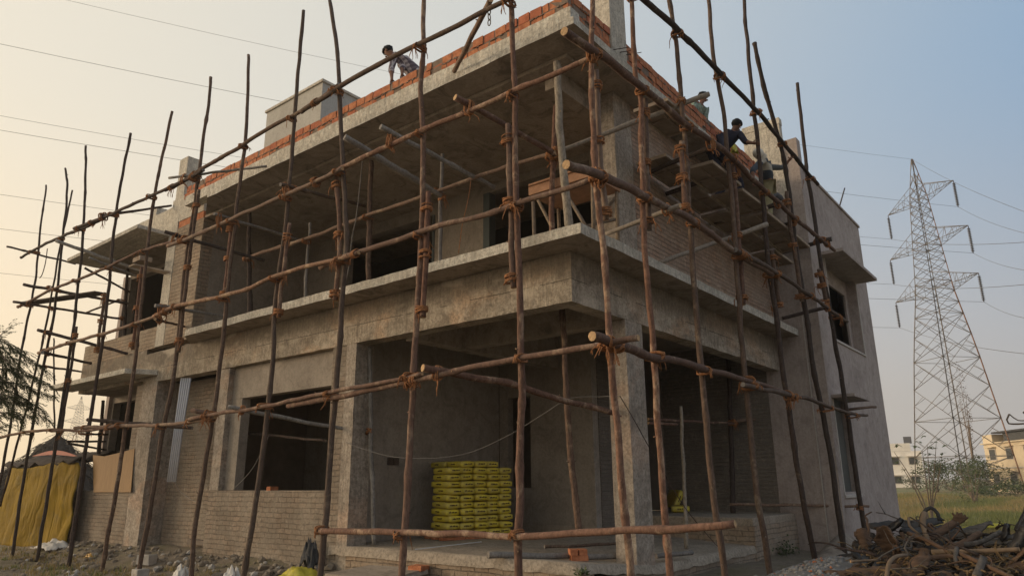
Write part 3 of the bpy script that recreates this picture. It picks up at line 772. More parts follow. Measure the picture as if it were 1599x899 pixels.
vpole('upright pole crossing the dark-shirted worker', [(1099, -60), (1107, 0), (1113, 80), (1129, 169), (1138, 258), (1147, 369), (1154, 476), (1161, 560), (1170, 660), (1184, 780), (1202, 885)], 0.054, 1, (1, YF), (258, 480, 6, 0))
vpole('upright pole gripped by the dark-shirted worker', [(1157, -60), (1162, 0), (1168, 80), (1180, 191), (1190, 294), (1198, 391), (1210, 476), (1222, 570), (1237, 675), (1256, 790), (1275, 884)], 0.056, 3, (1, YF), (355, 480, 6, 1))
vpole('upright pole right of the worker in the white cap', [(1178, 68), (1181, 85), (1200, 160), (1222, 240), (1232, 300), (1240, 369), (1256, 471), (1270, 575), (1284, 640), (1295, 700), (1306, 780), (1319, 869)], 0.062, 3, (1, YF), (300, 500, -4, 1))
vpole('rightmost upright pole, in front of the plastered block', [(1245, 130), (1254, 213), (1262, 280), (1271, 334), (1283, 420), (1294, 471), (1303, 530), (1311, 570), (1325, 660), (1338, 750), (1352, 835)], 0.06, 3, (1, YF), (400, 520, -5, 1))

def ledger(label, px, r, mat=0, plane=None, taper=0.8):
    return pole('ledger_pole', label, [at(u, v, *plane) for u, v in px], r, mat, taper, GL, 'h')
A = (0, XF - 0.085); A2 = (0, XF - 0.14); B_ = (1, YF - 0.085); B2 = (1, YF - 0.14)
ledger('top ledger, far left length with its end jutting out left', [(163, 340), (130, 356), (97, 369), (59, 387), (33, 402)], 0.05, 3, A)
ledger('top ledger, second length from the left', [(116, 357), (181, 331), (241, 303), (277, 287), (318, 266)], 0.046, 3, A2)
ledger('top ledger, length passing below the square column stub', [(258, 297), (290, 281), (316, 263), (345, 247), (382, 224), (420, 200), (456, 181), (484, 165), (530, 132)], 0.047, 1, A)
ledger('top ledger, long length passing the man in the checked shirt', [(470, 175), (528, 137), (567, 114), (628, 82), (659, 67), (706, 44.5), (756, 17), (800, -5), (840, -30)], 0.05, 1, A2)
ledger('second ledger from the top, far left end', [(28, 479), (44, 472), (78, 453), (118, 438), (170, 416), (223, 391), (287, 373)], 0.045, 0, A)
ledger('second ledger from the top, length over the upper brick panel', [(262, 384), (307, 367), (362, 342), (400, 325), (440, 307), (490, 285), (535, 263)], 0.048, 6, A2)
ledger('second ledger from the top, long right length ending at the corner', [(495, 284), (528, 266), (600, 231), (653, 207), (706, 184), (750, 167), (797, 145), (850, 123), (878, 111), (924, 90)], 0.05, 2, A)
ledger('third ledger from the top, far left length', [(60, 551), (108, 535), (161, 521), (217, 503), (277, 480), (304, 472)], 0.047, 6, A)
ledger('third ledger from the top, length below the balcony recess', [(240, 494), (278, 477), (351, 462), (391, 449), (430, 431), (480, 415), (528, 406), (560, 394)], 0.048, 6, A2)
ledger('third ledger from the top, long right length in front of the balcony', [(500, 418), (528, 405), (590, 385), (657, 362), (700, 349), (750, 338), (807, 318), (860, 302), (924, 280)], 0.05, 2, A)
ledger('fourth ledger from the top, far left length by the tree', [(-12, 686), (24, 677), (51, 673), (90, 671), (133, 672), (182, 665)], 0.042, 0, A2)
ledger('fourth ledger from the top, length in front of the conduit pipes', [(117, 668), (180, 665), (255, 663), (295, 659), (336, 651)], 0.045, 6, A)
ledger('fourth ledger from the top, upper of the doubled lengths by the big window', [(295, 655), (330, 647), (413, 635), (453, 625), (516, 612), (580, 600), (634, 590), (659, 583)], 0.042, 2, A2)
ledger('fourth ledger from the top, right length ending in a cut stub at the corner', [(450, 633), (516, 621), (585, 607), (642, 596), (691, 583), (750, 571), (812, 560), (880, 548), (939, 538), (997, 527)], 0.05, 2, A)
ledger('lowest ledger, crossing the porch opening and jutting past the corner', [(497, 828), (540, 829), (630, 831), (720, 833), (805, 837), (900, 832), (975, 828), (1060, 825), (1110, 821), (1148, 817)], 0.05, 2, A, 0.85)
ledger('top ledger of the right side, sloping past the white-capped worker', [(960, -40), (1006, 0), (1056, 44.5), (1100, 89), (1140, 131), (1178, 169), (1222, 222), (1250, 256), (1277, 288)], 0.056, 3, B_)
ledger('second ledger of the right side, thick cut end under the roof corner', [(881, 49), (927, 80), (953, 96), (993.5, 131), (1027, 156), (1067, 191), (1133, 238), (1191, 294), (1249, 347), (1303, 391)], 0.062, 0, B_, 0.72)
ledger('third ledger of the right side, thick cut end in front of the trestle', [(884, 257), (949, 278), (1011, 309), (1060, 333), (1100, 358), (1151, 396), (1206, 428)], 0.062, 2, B_, 0.85)
ledger('third ledger of the right side, far length ending before the block window', [(1148, 390), (1205, 421), (1252, 452), (1289, 478), (1303, 489), (1323, 502)], 0.05, 1, B2)
ledger('fourth ledger of the right side, thick cut end at the porch corner', [(924.5, 524.5), (960, 536), (1016, 556), (1060, 564.6), (1095, 574), (1162, 592), (1240, 617)], 0.062, 0, B_, 0.65)
ledger('fourth ledger of the right side, far length below the small sunshade', [(1160, 600), (1185, 606), (1260, 622), (1281, 629.5), (1329.5, 645.5), (1354, 648)], 0.045, 1, B2)

def cross(label, p, q, r, mat=0, pa=None, pb=None, mid=None, name='cross_pole', grp=GT, kind='t', taper=0.85):
    a = at(p[0], p[1], *pa); c = at(q[0], q[1], *pb)
    pts = [a, c] if mid is None else [a] + mid + [c]
    return pole(name, label, pts, r, mat, taper, grp, kind)
FR = (0, XF - 0.28)
cross('red cross pole with its cut end under the roof soffit, above the porch', (710.5, 152), (868, 240), 0.055, 0, FR, (0, 0.25))
cross('pale cross pole reaching into the upper balcony, right one of the pair', (594, 198), (772, 293), 0.05, 5, FR, (0, 0.6))
cross('pale cross pole reaching into the upper balcony, thick left one of the pair', (538, 214), (692, 308), 0.06, 5, FR, (0, 0.3))
cross('thin cross pole with a round end near the top of the recess', (438, 288), (570, 322), 0.04, 1, FR, (0, 0.8))
cross('grey cross pole across the left corner of the balcony recess', (334, 334), (472, 376), 0.035, 5, FR, (0, 0.6))
cross('dark cross pole running from the ledger joint behind the recess', (257, 362), (413, 407), 0.045, 3, FR, (0, 0.25))
cross('straight grey stick laid across the column stub and parapet', (264, 278), (416, 260), 0.033, 5, (0, XF - 0.25), (0, -0.75))
cross('dark stick running to the left roof beam', (157, 337), (268, 321), 0.04, 3, (0, XF - 0.2), (0, -0.02))
cross('grey bamboo pole crossing the upper left sunshade', (88, 376), (224, 424), 0.055, 5, (0, XF - 0.25), (0, -0.1))
cross('pale thin pole below the upper left sunshade', (139, 402), (225, 436), 0.035, 5, (0, XF - 0.1), (0, -0.05))
cross('greenish-grey cross pole end beside the pale brick panel', (242, 477), (354, 495), 0.045, 5, FR, (0, 0.1))
cross('short brown cross pole below the greenish one', (242, 498), (288, 510), 0.035, 0, FR, (0, -0.02))
cross('grey cross pole reaching over the big ground-floor window', (356, 635), (583, 679), 0.042, 5, FR, (0, 0.45))
cross('thin brown cross pole behind the doubled ledger', (300, 640), (330, 646), 0.05, 0, FR, (0, XF - 0.1))
cross('long red cross pole dipping through the porch', (660, 574), (975, 648), 0.058, 0, (0, XF - 0.3), (0, 1.6), mid=[at(790, 598, 0, -0.4), at(870, 622, 0, 0.4)])
cross('dark pole running behind the conduit pipes to the window', (137, 655), (300, 668), 0.05, 3, (0, XF + 0.25), (0, -0.15))
cross('sagging dark pole inside the big ground-floor window', (340, 671), (509, 688), 0.035, 3, (0, 0.6), (0, 0.6))
# far left end
E1 = (0, XF + 0.1)
cross('dark stick jutting out at the far left of the top ledger', (11, 385), (118, 412), 0.036, 3, (0, XF - 0.3), (0, -0.3))
cross('upper dark stick of the far left working platform', (37, 444), (200, 474), 0.05, 3, (0, XF - 0.35), (0, 0.2))
cross('lower dark stick of the far left working platform', (21, 471), (188, 497), 0.042, 3, (0, XF - 0.35), (0, 0.2))
cross('diagonal dark brace under the upper left sunshade', (132, 418), (203, 456), 0.036, 3, (0, -0.9), (0, 0.2))
cross('thin inner ledger between the far left sticks', (135, 488), (184, 469), 0.032, 1, (0, -0.2), (0, 0.1))
cross('grey stick crossing the end of the brick parapet', (59, 515), (199, 552), 0.05, 3, (0, XF - 0.3), (0, -0.05))
cross('dark stick pointing at the end of the front beam', (66, 550), (142, 567), 0.045, 3, (0, XF - 0.25), (0, -0.1))
cross('dark stick just above the lower left sunshade', (60, 571), (127, 580), 0.036, 3, (0, XF - 0.2), (0, 0.1))
cross('upper small rail under the lower left sunshade', (104, 689), (165, 689), 0.036, 3, (0, -0.4), (0, 0.9))
cross('lower small rail under the lower left sunshade', (105, 692), (166, 702), 0.036, 3, (0, -0.3), (0, 0.95))
cross('short rail just above the low wall', (127, 677), (168, 678), 0.036, 3, (0, -0.4), (0, 0.9))
cross('thin inner upright beside the upper veranda jamb', (193, 540), (199, 415), 0.05, 3, (0, 0.3), (0, 0.3), name='upright_pole', grp=GV, kind='v')
cross('thin inner upright under the lower left sunshade', (150, 765), (161, 625), 0.06, 3, (0, 0.5), (0, 0.5), name='upright_pole', grp=GV, kind='v')
cross('crooked thin upright hanging at the far left behind the platform', (85, 671), (84, 528), 0.028, 3, (0, -0.5), (0, -0.5), name='upright_pole', grp=GV, kind='v')
# right side
cross('long pale pole from the parapet man down past the upper corner', (1107, 147), (870, 238), 0.05, 4, (1, YF - 0.28), (0, 0.25), mid=[at(989, 192, 1, -0.6)])
cross('dark cross pole carrying the left end of the board platform', (1111, 229), (1003, 274), 0.05, 3, (1, YF - 0.1), (1, -0.02))
cross('thick dark cross pole under the first boards', (1140, 266), (1040, 303), 0.055, 3, (1, YF + 0.1), (1, -0.02))
cross('pale cross pole resting on the upper balcony edge, near the column', (1062, 321), (945, 366), 0.042, 4, (1, YF - 0.28), (1, -0.3))
cross('pale forked cross pole below the worker in the white cap', (1198, 350), (1029, 411), 0.05, 4, (1, YF - 0.25), (1, -0.4), mid=[at(1120, 378, 1, -0.9)])
cross('dark cross pole under the middle boards', (1209, 320), (1108, 349), 0.05, 3, (1, YF), (1, -0.02))
cross('dark cross pole under the far boards', (1236, 348), (1150, 370), 0.05, 3, (1, YF), (1, -0.02))
cross('dark cross pole with its end jutting past the last upright', (1299, 373), (1208, 398), 0.06, 3, (1, YF - 0.2), (1, -0.2))
cross('short dark cross pole at the end of the balcony slab', (1290, 480), (1221, 497), 0.05, 3, (1, YF - 0.1), (1, -0.55))
# inner rows
cross('inner ledger running through the upper balcony', (380, 404), (868, 239), 0.045, 6, (0, 0.2), (0, 0.2), mid=[at(480, 372, 0, 0.2), at(576, 336, 0, 0.2), at(680, 300, 0, 0.2), at(800.6, 257, 0, 0.2)], name='ledger_pole', grp=GL, kind='h')
for lab, a, c, r, m in [('brown inner post in the middle of the upper balcony', (577, 418), (580, 236), 0.055, 1),
                        ('pale inner post right of the middle opening', (688.5, 407), (691, 241), 0.04, 5),
                        ('short pale inner post left in the upper balcony', (479, 440), (484, 348), 0.035, 5),
                        ('pale split post propping the roof corner', (889, 353), (869, 96), 0.065, 4),
                        ('red post in front of the trestle', (863, 356), (868, 165), 0.05, 0),
                        ('dark inner post in the left corner of the recess', (391, 484), (389, 300), 0.055, 3)]:
    z = at(a[0], a[1], 0, 0.1 if m != 4 else -0.3)
    xx = 0.3 if m not in (4,) else -0.15
    p0 = at(a[0], a[1], 0, xx); p1 = at(c[0], c[1], 0, xx); d = (p0 - p1).normalized()
    p0 = p0 + d * ((p0.z - 4.8) / max(0.5, -d.z))
    if p1.z > 7.55: p1 = p1 + d * ((p1.z - 7.55) / max(0.5, -d.z))
    pole('prop_post', lab, [p0, p0.lerp(p1, 0.5) + V((0, 0.03, 0)), p1], r, m, 0.85, 'posts standing inside the house', 'p')
pole('prop_post', 'dark post on bricks holding up the porch beam', [at(905, 832, 0, 1.0) + V((0, 0, -0.0)), at(890, 700, 0, 1.0), at(884, 600, 0, 1.0), at(878, 478, 0, 1.0)], 0.055, 1, 0.8, 'posts standing inside the house', 'p')
q = at(584, 850, 2, 0.66)
pole('prop_post', 'pale post by the left porch wall', [q, at(580, 700, 0, q.x), V((at(577, 540, 0, q.x).x, at(577, 540, 0, q.x).y, 3.9))], 0.042, 5, 0.9, 'posts standing inside the house', 'p')
q = at(1072, 856, 2, 0.5)
pole('prop_post', 'short pale post right of the porch column', [q, at(1068, 745, 1, q.y), at(1063, 634, 1, q.y)], 0.035, 4, 0.9, 'posts standing inside the house', 'p')
q = at(1145, 800, 2, 0.95)
q = at(1145, 801, 1, 1.1); q.z = 0.93
pole('prop_post', 'dark post against the rough wall on the porch platform', [q, at(1141, 660, 1, 1.1), at(1137, 560, 1, 1.1)], 0.06, 3, 0.9, 'posts standing inside the house', 'p')
cross('knotted rail across the back of the porch', (1012, 654), (1150, 661), 0.035, 0, (1, 1.0), (1, 1.0), name='ledger_pole', grp=GL, kind='h')
cross('short splintered stick tied to the porch rail', (1012, 660), (1057, 662), 0.03, 0, (1, 0.9), (1, 0.9), kind='x')
cross('straight rail from the porch post out past the rightmost upright', (1148, 658), (1368, 635), 0.045, 6, (1, 1.0), (1, YF - 0.2), name='ledger_pole', grp=GL, kind='h')
cross('low rail from the porch platform to the rightmost upright', (1140, 787), (1357, 790), 0.038, 6, (1, 1.0), (1, YF - 0.1), name='ledger_pole', grp=GL, kind='h')
cross('stick slanting down from the top ledger over the parapet', (766, 0), (709, 112), 0.05, 6, (0, XF - 0.05), (0, -0.5))
cross('thin peeled stick lying on the porch floor', (762, 866), (975, 868), 0.05, 5, (2, 0.69), (2, 0.58), name='loose_pole', grp='loose poles on the porch floor', kind='x')
cross('short stick lying right of the porch column', (1024, 868), (1080, 862), 0.04, 5, (2, 0.55), (2, 0.55), name='loose_pole', grp='loose poles on the porch floor', kind='x')
cross('crooked thin stick lying behind the stacked bricks', (850, 853), (975, 847), 0.028, 1, (2, 0.66), (2, 0.66), name='loose_pole', grp='loose poles on the porch floor', kind='x')

# rope lashings wherever an upright meets a horizontal pole
def seg_closest(P, Q):
    best = None
    for i in range(0, len(P)):
        for j in range(0, len(Q)):
            d = (P[i] - Q[j]).length_squared
            if best is None or d < best[0]: best = (d, i, j)
    return best
def lashing(c, da, db, ra, rb, parent, dist=0.1, double=False):
    bm = bmesh.new()
    rn = random
    gap = (da.cross(db)); gap = gap.normalized() if gap.length > 0.05 else da.orthogonal().normalized()
    n = rn.randint(6, 9)
    for k in range(n):
        s = (1 if k % 2 else -1)
        if double: nrm = (da + V((rn.uniform(-.12, .12), rn.uniform(-.12, .12), 0))).normalized(); off = da * (rn.uniform(-0.05, 0.05))
        else: nrm = (da + db * s * rn.uniform(0.6, 1.5) + gap * rn.uniform(-.1, .1)).normalized(); off = (da * rn.uniform(-1, 1) + db * rn.uniform(-1, 1)) * 0.016
        u = gap - nrm * gap.dot(nrm)
        if u.length < .05: continue
        u.normalize(); w = nrm.cross(u)
        R1 = (dist + ra + rb) / 2 + rn.uniform(0.004, 0.012); R2 = max(ra, rb) * 1.08 + rn.uniform(0.003, 0.010)
        ph = rn.uniform(0, 6.28); m = 14; pts = []
        for i in range(m + 1):
            a = 2 * math.pi * i / m + ph; ca, sa = math.cos(a), math.sin(a)
            q = (abs(ca) ** 3 + abs(sa) ** 3) ** (-1 / 3)
            pts.append(c + off + (u * ca * R1 + w * sa * R2) * q * (1 + rn.uniform(-0.03, 0.03)) + nrm * rn.uniform(-0.006, 0.006))
        pts[-1] = pts[0]
        tube(bm, pts, rn.uniform(0.006, 0.0095), 5, cap=False)
    for k in range(rn.choice([2, 3, 3, 4])):      # loose frayed ends
        p = c + gap * rn.choice((-1, 1)) * (dist / 2 + ra) + V((rn.uniform(-.04, .04), rn.uniform(-.04, .04), 0))
        Ln = rn.choice([0.05, 0.08, 0.12, 0.22]); d = V((rn.uniform(-.7, .7), rn.uniform(-.7, .7), rn.uniform(-1, .4)))
        for strand in range(rn.choice([1, 2, 3])):
            dd = d.copy(); pts = [p]
            for i in range(5):
                dd = (dd + V((rn.uniform(-.5, .5), rn.uniform(-.5, .5), -0.45))).normalized()
                pts.append(pts[-1] + dd * Ln / 5)
            tube(bm, pts, [0.008, 0.0075, 0.007, 0.006, 0.005, 0.004], 5)
    link('rope_lashing', bm, ROPE, parent, origin=c, smooth=True)
ups = [q for q in POLES if q[3] in ('v', 'p')]
hor = [q for q in POLES if q[3] in ('h', 't')]
for o, P, r, k in ups:
    for o2, Q, r2, k2 in hor:
        d, i, j = seg_closest(P, Q)
        if d ** 0.5 < 0.24 and 0 <= i < len(P):
            da = (P[min(i + 1, len(P) - 1)] - P[max(i - 1, 0)]).normalized(); db = (Q[min(j + 1, len(Q) - 1)] - Q[max(j - 1, 0)]).normalized()
            lashing((P[i] + Q[j]) / 2, da, db, r[i], r2[j], o, d ** 0.5)
for i1, (o, P, r, k) in enumerate(hor):                 # ledger joints and cross poles tied to ledgers
    if k != 'h': continue
    for o2, Q, r2, k2 in hor[i1 + 1:]:
        d, i, j = seg_closest(P, Q)
        if d ** 0.5 < 0.2:
            da = (P[min(i + 1, len(P) - 1)] - P[max(i - 1, 0)]).normalized(); db = (Q[min(j + 1, len(Q) - 1)] - Q[max(j - 1, 0)]).normalized()
            lashing((P[i] + Q[j]) / 2, da, db, r[i], r2[j], o, d ** 0.5, double=abs(da.dot(db)) > 0.9)
for o, P, r, k in POLES:                                # spliced uprights
    if k != 's': continue
    for t in (0.08, 0.5, 0.92):
        i = int(t * (len(P) - 1)); da = (P[min(i + 1, len(P) - 1)] - P[max(i - 1, 0)]).normalized()
        lashing(P[i] + V((0.0, 0.02, 0)), da, V((1, 0, 0)), r[i] * 1.35, r[i] * 1.1, o, 0.05, double=True)

# ------------------------------------------------------------------ lattice pylons
STEEL = mat_plain('galvanised_lattice', (0.21, 0.185, 0.165), 0.7, 0.2, 3, 0, 0.2)
STEELD = mat_plain('dark_leg_steel', (0.09, 0.08, 0.075), 0.7, 0.2, 3, 0, 0.2)
RUST = mat_plain('rusty_leg_steel', (0.26, 0.15, 0.10), 0.8, 0.25, 3, 0, 0.1)
INSU = mat_plain('dark_glass_insulator', (0.055, 0.05, 0.055), 0.35, 0.1, 5, 0)
def bar(bm, a, b_, w, mi=0):
    tube(bm, [a, b_], w * 0.42, 4, mi)
def pylon(name, label, base, H, bw, rot, fine=True, haze_mats=None):
    root = empty(name, base)
    tag(root, label, 'pylon')
    ms = haze_mats or [STEEL, STEELD, RUST]
    def W(z):               # half width of the body at height z
        zs = [(0, bw / 2), (0.10 * H, bw * 0.455), (0.4 * H, bw * 0.303), (0.575 * H, bw * 0.19), (0.87 * H, bw * 0.093), (H, 0.06)]
        for (a, wa), (b_, wb) in zip(zs, zs[1:]):
            if z <= b_: return wa + (wb - wa) * (z - a) / (b_ - a)
        return 0.06
    c, s = math.cos(rot), math.sin(rot)
    def pt(x, y, z): return V(base) + V((x * c - y * s, x * s + y * c, z))
    corners = [(-1, -1), (1, -1), (1, 1), (-1, 1)]
    lv = [0, 0.055, 0.10, 0.2, 0.29, 0.37, 0.44, 0.5, 0.535, 0.57, 0.60, 0.625, 0.66, 0.685, 0.71, 0.735, 0.765, 0.795, 0.825, 0.855, 0.88, 0.91, 0.95, 1.0]
    lv = [q * H for q in lv]
    for i, (a, b_) in enumerate(corners):
        bm = bmesh.new()
        for z0, z1 in zip(lv, lv[1:]):
            bar(bm, pt(a * W(z0), b_ * W(z0), z0), pt(a * W(z1), b_ * W(z1), z1), 0.17 if z0 < 0.6 * H else 0.12)
        link('leg', bm, ms[[0, 1, 2, 0][i] if fine else 0], root, origin=pt(a * W(0), b_ * W(0), 0))
    bm = bmesh.new()
    for k, (z0, z1) in enumerate(zip(lv, lv[1:])):
        for i in range(4):
            a, b_ = corners[i], corners[(i + 1) % 4]
            A0, B0 = pt(a[0] * W(z0), a[1] * W(z0), z0), pt(b_[0] * W(z0), b_[1] * W(z0), z0)
            A1, B1 = pt(a[0] * W(z1), a[1] * W(z1), z1), pt(b_[0] * W(z1), b_[1] * W(z1), z1)
            bar(bm, A0, B1, 0.085); bar(bm, B0, A1, 0.085)
            if k in (2, 3, 5, 7, 10, 14, 18): bar(bm, A0, B0, 0.08)
            if fine and 2 <= k <= 6:          # secondary members
                X = (A0 + B1 + B0 + A1) / 4
                bar(bm, (A0 + A1) / 2, (A0 + X) / 2, 0.06); bar(bm, (B0 + B1) / 2, (B0 + X) / 2, 0.06)
                bar(bm, (A0 + A1) / 2, (A1 + X) / 2, 0.06); bar(bm, (B0 + B1) / 2, (B1 + X) / 2, 0.06)
    link('lattice_bracing', bm, ms[0], root, origin=pt(0, 0, 0))
    tips = []
    for zi, ln in ((0.57, 7.0), (0.71, 6.8), (0.855, 5.9)):
        zb = zi * H; ln = ln * H / 42
        for s_ in (-1, 1):
            bm = bmesh.new()
            w0, w1 = W(zb), W(zb + 0.055 * H)
            tip = pt(s_ * ln, 0, zb + 0.012 * H)
            L0 = [pt(s_ * w0, q * w0, zb) for q in (-1, 1)]; U0 = [pt(s_ * w1, q * w1, zb + 0.055 * H) for q in (-1, 1)]
            for p in L0 + U0: bar(bm, p, tip, 0.085)
            for t0, t1 in ((0.0, 0.25), (0.25, 0.5), (0.5, 0.75), (0.75, 0.95)):
                for q in (0, 1):
                    bar(bm, L0[q].lerp(tip, t0), U0[q].lerp(tip, t1), 0.055); bar(bm, U0[q].lerp(tip, t1), L0[q].lerp(tip, t1), 0.055)
                bar(bm, L0[0].lerp(tip, t0), L0[1].lerp(tip, t1), 0.05); bar(bm, L0[0].lerp(tip, t1), L0[1].lerp(tip, t1), 0.05)
            link('cross_arm', bm, ms[0], root, origin=L0[0])
            if fine:
                bm = bmesh.new()
                for k in range(14):
                    zz = tip.z - 0.35 - k * 0.2
                    tube(bm, [V((tip.x, tip.y, zz)), V((tip.x, tip.y, zz - 0.05)), V((tip.x, tip.y, zz - 0.13))], [0.07, 0.19, 0.10], 8)
                tube(bm, [tip, tip - V((0, 0, 3.25))], 0.05, 5)
                bar(bm, tip - V((0, 0, 3.2)) - V((0.3, 0, 0)), tip - V((0, 0, 3.2)) + V((0.3, 0, 0)), 0.1)
                link('insulator_string', bm, INSU, root, origin=tip)
            tips.append(tip - V((0, 0, 3.25)))
    tips.append(pt(0, 0, H))
    return root, tips
pb = atd(1512, 762, 95); pb.z = 0.0
PY, TIPS = pylon('power_pylon', 'tall steel lattice power pylon standing in the field right of the house', pb, 40.0, 7.3, rad(-132))
HZ = mat_plain('haze_faded_steel', (0.42, 0.37, 0.30), 1.0, 0.05, 2, 0)
p2 = atd(110, 735, 330); p2.z = 0.0
pylon('power_pylon', 'distant faded pylon seen under the left sunshade', p2, 36.0, 10.0, rad(10), False, [STEEL] * 3)

# ------------------------------------------------------------------ power lines
WIRE = mat_plain('dark_wire', (0.11, 0.105, 0.10), 0.6, 0.1, 2, 0)
def wire(label, pts, r=0.02, sag=0.6, mat=WIRE, cat='power line', name='power_line', grp=None, n=14):
    P = []
    for a, b_ in zip(pts, pts[1:]):
        for i in range(n):
            t = i / n
            P.append(a.lerp(b_, t) - V((0, 0, sag * 4 * t * (1 - t))))
    P.append(pts[-1])
    bm = bmesh.new(); tube(bm, P, r, 4)
    return tag(link(name, bm, mat, None, origin=pts[0]), label, cat, grp)
# tips order: lower arm (-,+), middle (-,+), top (-,+), peak
GW = 'wires strung from the pylon'
def far_left(u, v, z): return at(u, v, 2, z)
def beyond(tip, u, v, D): return [tip, atd(u, v, D)]
ends_l = [(0, 430, 26.0), (0, 360, 26.5), (0, 305, 29.0), (0, 203, 30.0), (0, 180, 33.0), (0, 66, 34.0)]
names = ['lowest', 'second lowest', 'third from the bottom', 'third from the top', 'second from the top', 'topmost phase']
src = [0, 1, 2, 3, 4, 5]
for k, (u, v, z) in enumerate(ends_l):
    wire('%s wire crossing the sky left of the house towards the pylon' % names[k], [far_left(u - 60, v - 10, z), TIPS[src[k]]], 0.022 if k < 4 else 0.02, 1.4, grp=None)
wire('thin earth wire high above the left of the house', [far_left(60, -10, 42.0), TIPS[6]], 0.016, 1.5)
rt = [(1640, 556, 60), (1640, 500, 60), (1640, 440, 60), (1640, 425, 60), (1640, 375, 60), (1640, 372, 60), (1640, 345, 60)]
rn = ['lowest inner', 'lowest outer', 'middle inner', 'middle outer', 'top inner', 'top outer', 'earth']
for k, (u, v, D) in enumerate(rt):
    wire('%s wire running off to the right of the pylon' % rn[k], [TIPS[k], atd(u, v, D)], 0.02, 0.5)

# ------------------------------------------------------------------ leaf and plant helpers
def leafmat(name, a, b_, trans=0.25):
    m, nt, b = newmat(name)
    g = nt.nodes.new('ShaderNodeNewGeometry')
    rnd = g.outputs['Random Per Island']
    c = mixc(nt, rnd, a, b_)
    nt.links.new(c, b.inputs['Base Color']); b.inputs['Roughness'].default_value = 0.7
    b.inputs['Transmission Weight'].default_value = 0.0
    tr = nt.nodes.new('ShaderNodeBsdfTranslucent'); nt.links.new(c, tr.inputs['Color'])
    mxs = nt.nodes.new('ShaderNodeMixShader'); mxs.inputs[0].default_value = trans
    out = [n for n in nt.nodes if n.type == 'OUTPUT_MATERIAL'][0]
    nt.links.new(b.outputs[0], mxs.inputs[1]); nt.links.new(tr.outputs[0], mxs.inputs[2]); nt.links.new(mxs.outputs[0], out.inputs['Surface'])
    return m
LEAF_T = leafmat('neem_leaf', (0.035, 0.05, 0.018), (0.075, 0.09, 0.03))
LEAF_B = leafmat('bush_leaf', (0.05, 0.075, 0.025), (0.11, 0.13, 0.05))
LEAF_Y = leafmat('papaya_leaf', (0.08, 0.11, 0.035), (0.14, 0.16, 0.06))
LEAF_D = leafmat('dry_creeper', (0.12, 0.07, 0.05), (0.17, 0.10, 0.07))
GRASSM = leafmat('field_grass_blade', (0.22, 0.18, 0.06), (0.36, 0.26, 0.12))
GRASSG = leafmat('green_grass_blade', (0.10, 0.13, 0.035), (0.2, 0.2, 0.07))
TWIG = mat_plain('twig_bark', (0.22, 0.17, 0.13), 0.9, 0.3, 8, 0)
def leaf(bm, p, d, L, w, mi=0):
    d = d.normalized(); s = d.cross(V((random.uniform(-.6, .6), random.uniform(-.6, .6), 1))).normalized() * w
    m_ = p + d * L * 0.45
    q = V((0, 0, -L * 0.12))
    f = bm.faces.new([bm.verts.new(p), bm.verts.new(m_ + s), bm.verts.new(p + d * L + q), bm.verts.new(m_ - s)]); f.material_index = mi

# feathery tree at the left edge
T0 = at(-70, 800, 1, 14.0); T0.z = 0
TR = empty('feathery_tree', T0); tag(TR, 'feathery-leaved tree reaching into the left edge behind the first poles', 'tree')
rs = random.Random(11)
bmT, bmL = bmesh.new(), bmesh.new()
trunk = catmull([T0, T0 + V((0.1, 0.1, 1.6)), at(-55, 620, 1, 14.0), at(-40, 560, 1, 14.2), at(-20, 520, 1, 14.3)], 0.2)
tube(bmT, trunk, [0.11 * (1 - 0.75 * i / len(trunk)) for i in range(len(trunk))], 8)
tg = [(75, 655), (68, 640), (85, 618), (80, 600), (60, 590), (70, 575), (40, 565), (38, 548), (12, 512), (30, 600), (45, 625), (20, 640), (55, 650), (10, 580), (30, 570), (5, 620), (15, 660), (48, 606), (62, 628), (25, 618), (10, 540), (35, 655), (0, 600), (-30, 500), (-60, 480), (-90, 500), (-110, 540), (-120, 590), (-40, 560), (-80, 560), (-70, 610), (-20, 570), (-50, 530), (-100, 620), (-30, 630)]
for (u, v) in tg:
    root_ = trunk[rs.randint(int(len(trunk) * 0.45), len(trunk) - 1)]
    end = at(u, v, 1, 14.0 + rs.uniform(-0.6, 0.6))
    mid = (root_ + end) / 2 + V((0, 0, rs.uniform(0.0, 0.18)))
    br = catmull([root_, mid, end], 0.045)
    tube(bmT, br, [0.018 * (1 - 0.8 * i / len(br)) for i in range(len(br))], 5)
    for i in range(len(br) // 3, len(br)):
        dirv = (br[i] - br[i - 1]).normalized()
        if i % 3 != 0:                      # leaflets along compound fronds
            for s in (-1, 1):
                fd = (dirv * 0.6 + dirv.cross(V((0, 0, 1))) * s * rs.uniform(.4, 1) + V((rs.uniform(-.3, .3), rs.uniform(-.3, .3), rs.uniform(-.7, .15)))).normalized()
                L_ = rs.uniform(0.16, 0.34); n_ = 9
                for k in range(1, n_ + 1):
                    p = br[i] + fd * L_ * k / n_ - V((0, 0, 0.05 * (k / n_) ** 2))
                    for s2 in (-1, 1):
                        ld = fd * 0.5 + fd.cross(V((0, 0, 1))) * s2 + V((0, 0, rs.uniform(-.5, 0)))
                        leaf(bmL, p, ld, rs.uniform(0.05, 0.085), 0.011)
link('trunk', bmT, TWIG, TR, origin=T0, smooth=True); link('crown', bmL, LEAF_T, TR, origin=trunk[-1])

